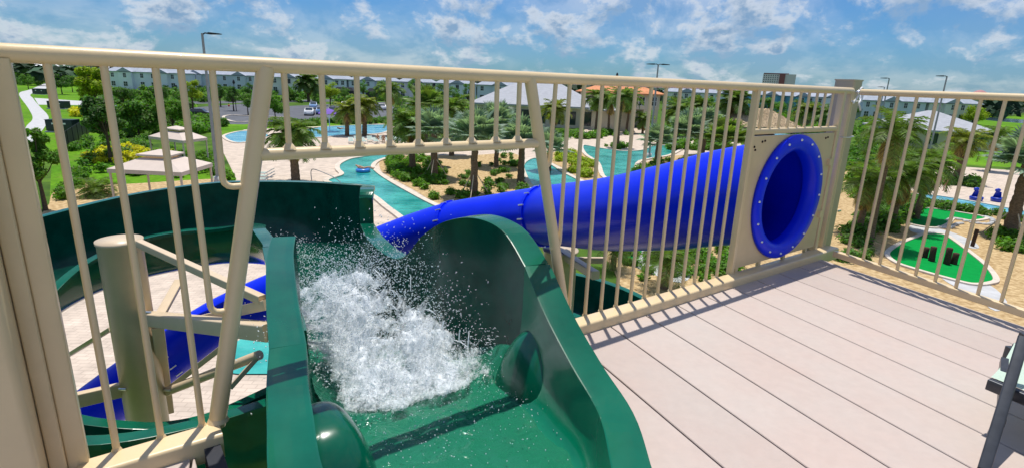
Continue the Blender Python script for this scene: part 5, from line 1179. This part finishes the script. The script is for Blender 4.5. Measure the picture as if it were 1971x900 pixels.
def splash():
    rr = random.Random(3); dense = MB(); fly = MB()
    def floor(u, n):     # rough height of the chute floor
        z = 7.08 if n > 0 else 7.08+n*.48
        ul, ur = interp(UL, -n), interp(UR, -n); c = (u-(ul+ur)/2)/((ul-ur)/2); return CHF(n) + .2*min(1., abs(c))**4 if n < 0 else 7.1
    # churning heap: crumpled sheets one over the other, their cover fading towards the rims
    ZF = [(-.06, 7.11), (.15, 7.17), (.4, 7.25), (.8, 7.31), (1.2, 7.27), (1.6, 7.13), (2.0, 6.86), (2.3, 6.62), (3, 6.5)]
    def amp(a, b):      # the jet leaps from the lip, highest left of the middle and dies out down the chute
        return math.sin(math.pi*min(1, a*.98+.03))**.8*(.55+.45*math.sin(math.pi*min(1, max(0, b*.9+.05))))
    def cover_at(n_, a, b):
        P_ = Vector((n_*3.1, b*3.4, 0)); g = .57-.85*(abs(b-.44-.32*a)/(.60-.26*a))**4 - max(0, .09-a)*3.2*(1+1.5*noise.noise(Vector((b*7, 0, 2)))) - max(0, a-.82)*1.6
        return g + .42*noise.noise(P_+Vector((4, 0, 0))) + .30*noise.noise(P_*3.3)
    sheets = MB(); cov = []
    for lay, (hz_, dc) in enumerate(((.35, .14), (.62, .08), (.85, .0), (1.08, -.14))):
        nu, nn = 110, 200; v = []
        for i in range(nn+1):
            for j in range(nu+1):
                a = i/nn; b = j/nu; n_ = .06-2.2*a; ul, ur = interp(UL, -n_), interp(UR, -n_); u = ur+.015+(ul-ur-.03)*b
                P_ = Vector((u*5, n_*5, lay*3.3)); t1 = noise.turbulence(P_, 4, False)
                f0 = floor(u, n_)+.03; z = f0+(max(f0+.05, interp(ZF, -n_))-f0)*hz_+(.10*(t1-.45)+.035*noise.noise(P_*4))*min(1, a*6)*hz_+.012*noise.noise(P_*13)
                v.append(F(u, n_, z)); e_ = min(1, b*9, (1-b)*9); cov.append(cover_at(n_, a, b)+dc-(1-e_)*.7)
        sheets.add(v, [(i*(nu+1)+j, i*(nu+1)+j+1, (i+1)*(nu+1)+j+1, (i+1)*(nu+1)+j) for i in range(nn) for j in range(nu)], True)
    def drop(mb, p, r, st_=1., d=None):
        t_ = (d or Vector((rr.gauss(0, 1), rr.gauss(0, 1), rr.gauss(0, 1)))).normalized(); a = t_.orthogonal().normalized(); b = t_.cross(a)
        mb.add([p+t_*r*st_, p+a*r, p+b*r, p-a*r, p-b*r, p-t_*r*st_], [(0, 1, 2), (0, 2, 3), (0, 3, 4), (0, 4, 1), (5, 2, 1), (5, 3, 2), (5, 4, 3), (5, 1, 4)], True)
    FL = (-FN1*.8+FD1*-.5).normalized()
    for _ in range(26000):
        a = rr.random()**.9; b = rr.random(); n_ = .06-2.25*a; ul, ur = interp(UL, -n_), interp(UR, -n_); u = ur+.02+(ul-ur-.04)*b
        if cover_at(n_, a, b) < rr.uniform(.1, .62): continue
        f0 = floor(u, n_)+.03; z = f0+(max(f0+.05, interp(ZF, -n_))-f0)*rr.uniform(.45, 1.05)+abs(rr.gauss(0, .045)); r_ = rr.choice((.0008, .0012, .0016, .0022)); d_ = (FL+Vector((rr.gauss(0, .5), rr.gauss(0, .5), rr.gauss(0, .6)))).normalized(); drop(dense, F(u, n_, z), r_, rr.uniform(1.5, 6), d_)
    for _ in range(60):      # thin streaks thrown off the crest
        a = rr.uniform(.1, .9); b = rr.uniform(.1, .95); n_ = .05-2.0*a; ul, ur = interp(UL, -n_), interp(UR, -n_); u = ur+.05+(ul-ur-.1)*b; z = max(floor(u, n_)+.08, interp(ZF, -n_))-.02
        p = F(u, n_, z); d = (FL*.6+Vector((rr.gauss(0, .5), rr.gauss(0, .5), rr.uniform(.3, 1.2)))).normalized(); l = rr.uniform(.03, .11); w_ = rr.uniform(.0014, .003)
        dense.tube([p, p+d*l*.5, p+d*l-Z3*l*.15, p+d*l*1.3-Z3*l*.35], [w_, w_*1.3, w_*.8, w_*.3], 5)
    for _ in range(4200):     # flying drops over the heap and up the right wall
        a = rr.random(); b = rr.random()**.8; n_ = -.15-1.9*a; ul, ur = interp(UL, -n_), interp(UR, -n_); u = ul-.06-(ul-ur-.1)*b; h = abs(rr.gauss(0, .15)); z = max(floor(u, n_), interp(ZF, -n_))+.02+h
        r_ = rr.choice((.0016, .0022, .003, .004)); drop(fly, F(u, n_, z), r_, rr.uniform(1, 2.2))
    for _ in range(900):
        u = rr.uniform(2.9, 3.9); n_ = rr.uniform(-.1, .75)*rr.random(); drop(fly, F(u, n_, 7.125+abs(rr.gauss(0, .03))), rr.choice((.0015, .002, .003)), rr.uniform(1, 2))
    # stream running on round the bend
    s_ = MB(); rows = []; 
    path = [F(3.34, -1.0, 6.66), F(3.34, -1.7, 6.50), F(3.30, -2.3, 6.42), Vector((-2.02, 5.0, 6.36)), Vector((-2.32, 6.0, 6.30)), Vector((-2.75, 6.8, 6.2)), Vector((-3.35, 7.45, 6.1)), Vector((-4.1, 7.75, 5.98))]
    pp = crom(path, 16, False); m_ = len(pp)
    for i, p in enumerate(pp):
        d = (pp[min(i+1, m_-1)]-pp[max(0, i-1)]).normalized(); x = d.cross(Z3).normalized(); w = .36-.14*i/m_; row = []
        for j in range(33): s = (j/32-.5)*2; row.append(p+x*s*w+Z3*(.03+.10*abs(s)**2+.05*noise.noise(Vector((i*.22, j*.3, 0)))+.03*noise.noise(Vector((i*.6, j*.8, 2)))))
        rows.append(row)
    v = [q for r_ in rows for q in r_]; f = []
    for i in range(m_-1):
        for j in range(32):
            f.append((i*33+j, i*33+j+1, i*33+34+j, i*33+33+j))
    s_.add(v, f, True); scov = [.42+.25*noise.noise(Vector((i*.2, j*.2, 1)))-1.0*abs((j/32-.5)*2)**3-.25*i/m_ for i in range(m_) for j in range(33)]
    ns_ = len(f); s_.mi = [1]*ns_
    for _ in range(2600):
        i = int(rr.random()**1.5*(m_-2)); p = pp[i]; drop(s_, p+Vector((rr.gauss(0, .16), rr.gauss(0, .16), .06+abs(rr.gauss(0, .07)))), rr.choice((.003, .004, .006)), rr.uniform(1, 3))
    dense.sm = [True]*len(dense.f); nd = len(dense.v)
    dense.mi = [0]*len(dense.f); dense.add(sheets.v, sheets.f, True, 1)
    so = dense.build('splash', [M['foam'], M['lace']], org=F(3.4, -.5, DZ)); at_ = so.data.attributes.new('cov', 'FLOAT', 'POINT'); at_.data.foreach_set('value', [1.]*nd+cov)
    tag(so, 'white churning splash filling the slide below the tub lip', 'splash', kind='stuff')
    so2 = s_.build('water_stream', [M['foam'], M['lace']], org=F(3.5, -2, DZ)); at2 = so2.data.attributes.new('cov', 'FLOAT', 'POINT'); at2.data.foreach_set('value', scov+[1.]*(len(s_.v)-len(scov)))
    tag(so2, 'broken white stream running round the left bend of the slide', 'water', kind='stuff')
    tag(fly.build('spray_drops', M['drop'], org=F(3.3, -.5, DZ)), 'fine clear drops flying over the slide wall', 'spray', kind='stuff')
splash()
# ================================================================== BLUE TUBE SLIDE
bs = thing('blue_tube_slide', 'royal blue enclosed tube slide leaving through the round panel flange and curving left', 'water slide', F(.529, 0, DZ+.5))
RC = F(.529, 0, DZ+.526)
tp = [RC, RC-FN1*.14-Z3*.004, RC-FN1*.5-Z3*.10, Vector((1.34, 4.75, 7.48)), Vector((.95, 5.6, 7.2)), Vector((.47, 6.72, 6.9)), Vector((-.2, 7.45, 6.62)), Vector((-1.07, 8.05, 6.30)), Vector((-2.2, 8.55, 5.75)), Vector((-3.2, 8.6, 5.25)), WD(480, 590, 9.0), WD(385, 642, 8.8), WD(205, 772, 8.0), WD(60, 900, 6.9)]
tpath = crom([tuple(p) for p in tp], 10, False)
TR = .375
MB().tube(tpath, TR, 40, cap=False).build('tube', M['blue'], bs)
MB().tube([p for p in tpath], TR-.02, 40, cap=False).build('tube_inside', M['bluein'], bs)
# entrance flange with bolts
fm = MB(); prof = [(.340, -.06), (.336, .028), (.366, .040), (.432, .040), (.441, .030), (.441, .013), (.38, .013)]
fm.lathe(prof, 64, RC, -FD1, Z3, FN1); fl_ = fm.build('entrance_flange', M['blue'], bs)
for k in range(16): a = 2*math.pi*k/16+.03; MB().lathe([(0, .009), (.007, .008), (.009, .0)], 8, RC+FN1*.041-FD1*math.sin(a)*.405*-1+Z3*math.cos(a)*.405, -FD1, Z3, FN1).build('bolt', M['steel'], fl_)
def joint(i, with_bolts=True):
    p = tpath[i]; d = (tpath[i+1]-tpath[i-1]).normalized(); x = d.cross(Z3).normalized(); y = x.cross(d)
    j = MB().lathe([(TR-.01, -.035), (TR+.022, -.035), (TR+.022, -.003), (TR+.014, 0), (TR+.022, .003), (TR+.022, .035), (TR-.01, .035)], 40, p, x, y, d, False).build('joint_ring', M['blue'], bs)
    for k in range(14): a = 2*math.pi*k/14; q = p+(x*math.cos(a)+y*math.sin(a))*(TR+.018); MB().tube([q-d*.05, q+d*.05], .011, 6).build('bolt', M['steel'], j)
joint(51); joint(68); joint(94); joint(114)
# ================================================================== SUPPORT COLUMNS
def slide_column():
    c = Vector((-4.25, 5.70, 0)); t = thing('slide_column', 'round tan steel column with bracing arms inside the curl of the green slide', 'support column', c)
    MB().lathe([(.212, 0), (.212, 6.66), (.222, 6.665), (.222, 6.70), (0, 6.705)], 40, c).build('shaft', M['strut'], t)
    MB().lathe([(.4, .0), (.4, .06), (.25, .06)], 24, c).build('base_plate', M['strut'], t)
    def arm(p0, p1, w, h, nm='arm'): MB().bar(WD(*p0), WD(*p1), w, h, ch=min(w, h)*.12).build(nm, M['strut'], t)
    arm((268, 468, 5.85), (505, 576, 4.75), .07, .08); arm((283, 612, 6.15), (520, 638, 4.6), .12, .15); arm((395, 612, 5.7), (515, 585, 4.7), .06, .09)
    arm((326, 746, 6.6), (440, 658, 6.2), .05, .06, 'brace'); MB().tube([WD(322, 752, 6.6), WD(500, 682, 6.1)], .055, 12).build('pipe_brace', M['strut'], t)
    arm((444, 745, 6.1), (500, 682, 6.1), .04, .05, 'brace'); arm((135, 772, 5.9), (238, 748, 6.35), .09, .16); arm((120, 690, 7.6), (214, 632, 6.5), .05, .05, 'brace')
    arm((305, 612, 6.2), (345, 540, 7.0), .10, .05, 'brace'); arm((268, 478, 6.0), (240, 482, 6.0), .1, .06, 'bracket')
    MB().bar(WD(303, 625, 6.15), WD(324, 790, 7.05), .12, .10, up=FN1, ch=.01).build('channel_bracket', M['strut'], t)
    for p in ((272, 470, 5.85), (285, 600, 6.0), (236, 748, 6.2), (322, 750, 6.5)): MB().tube([WD(*p)-Vector((.04, 0, 0)), WD(*p)+Vector((.04, 0, 0))], .016, 6).build('bolt', M['steel'], t)
slide_column()
def tube_column():
    c = WD(1078, 500, 7.3); z = c.z+.12; c.z = 0; t = thing('tube_column', 'round tan column with a short arm under the blue tube right of the slide', 'support column', c)
    MB().lathe([(.22, 0), (.22, z), (.235, z+.005), (.235, z+.03), (0, z+.03)], 32, c).build('shaft', M['strut'], t)
    MB().bar(Vector((c.x, c.y, z-.02)), Vector((.98, 6.0, z+.02)), .10, .10, ch=.01).build('arm', M['strut'], t)
    MB().bar(Vector((c.x+.1, c.y-.2, z-.05)), Vector((c.x+.5, c.y-.5, z+.06)), .06, .08, ch=.01).build('saddle', M['strut'], t)
    MB().tube([Vector((c.x+.1, c.y-.24, z-.1)), Vector((c.x+.18, c.y-.24, z-.1))], .03, 8).build('bolt', M['steel'], t)
tube_column()
# platform legs under the boards
for u, n_, lab in ((-.1, 3.4, 'platform leg at the near right corner under the deck'), (5.2, 3.4, 'platform leg at the near left corner under the deck')):
    p = F(u, n_, 0); tag(MB().bar(p, p+Z3*(DZ-.3), .3, .3, ch=.02).build('platform_leg', M['postgrey'], org=p), lab, 'post')
# ================================================================== CHAIR AT THE RIGHT EDGE
def chair():
    # side frame, sling seat; stands on the deck at the right edge of the picture
    P0 = G(1893, 905, DZ); e = Vector((.93, .12, 0)).normalized()
    top = WD(1970, 652, 2.08); b = P0; t = thing('deck_chair', 'dark grey framed chair with pale green sling at the right edge of the deck', 'chair', b)
    s0 = WD(1903, 737, 2.12); s1 = WD(1990, 772, 2.0); ax = (s1-s0).normalized(); zs = s0.z
    s0 = Vector((s0.x, s0.y, zs)); s1 = s0 + Vector((s1.x-s0.x, s1.y-s0.y, 0)).normalized()*.55; back = Vector((0, 0, 0))
    bk = (top-b); bk.z = 0
    side = Vector((.75, .65, 0)).normalized()*.5
    MB().bar(b, top, .036, .05, ch=.006).build('leg', M['bronze'], t)
    MB().bar(b+Vector((.55, -.10, 0)), top+Vector((.55, -.1, 0)), .036, .05, ch=.006).build('leg', M['bronze'], t)
    MB().bar(s0, s1, .035, .045, ch=.006).build('seat_rail', M['bronze'], t)
    MB().bar(s0+side, s1+side, .035, .045, ch=.006).build('seat_rail', M['bronze'], t)
    v = []
    for i in range(13):
        for j in range(9):
            p = (s0+(s1-s0)*(i/12))+side*(.02+.96*j/8); v.append(p+Z3*(.025-.03*math.sin(math.pi*j/8)))
    sm_ = mat('pale_green_sling', (.50, .62, .52), .7, .3, bump=.3, bscale=300, var=.05, vscale=80)
    MB().add(v, [(i*9+j, i*9+j+1, i*9+10+j, i*9+9+j) for i in range(12) for j in range(8)], True).build('sling_seat', sm_, t)
    q = top; MB().bar(top+Vector((-.01, 0, 0)), top+Vector((.56, -.1, 0)), .035, .045, ch=.006).build('arm_rest', M['bronze'], t)
    for o_ in (s1, s1+side): MB().bar(Vector((o_.x, o_.y, DZ)), Vector((o_.x+.12, o_.y-.05, DZ+.95)), .036, .045, ch=.006).build('back_post', M['bronze'], t)
    MB().bar(s0+side+Z3*0, Vector((s0.x+side.x, s0.y+side.y, DZ)), .036, .045, ch=.006).build('leg', M['bronze'], t)
    MB().bar(b.lerp(top, .35)+Vector((.01, 0, 0)), s0+side*.6, .025, .03).build('brace', M['bronze'], t)
    m_ = MB(); a, b2 = s1+Z3*.05, s1+side+Z3*.05; u_ = Vector((.12, -.05, .6)); m_.add([a, b2, b2+u_, a+u_], [(0, 1, 2, 3)]); m_.add([p+Vector((.01, .01, 0)) for p in (a, b2, b2+u_, a+u_)], [(3, 2, 1, 0)]); m_.build('sling_back', sm_, t)
chair()
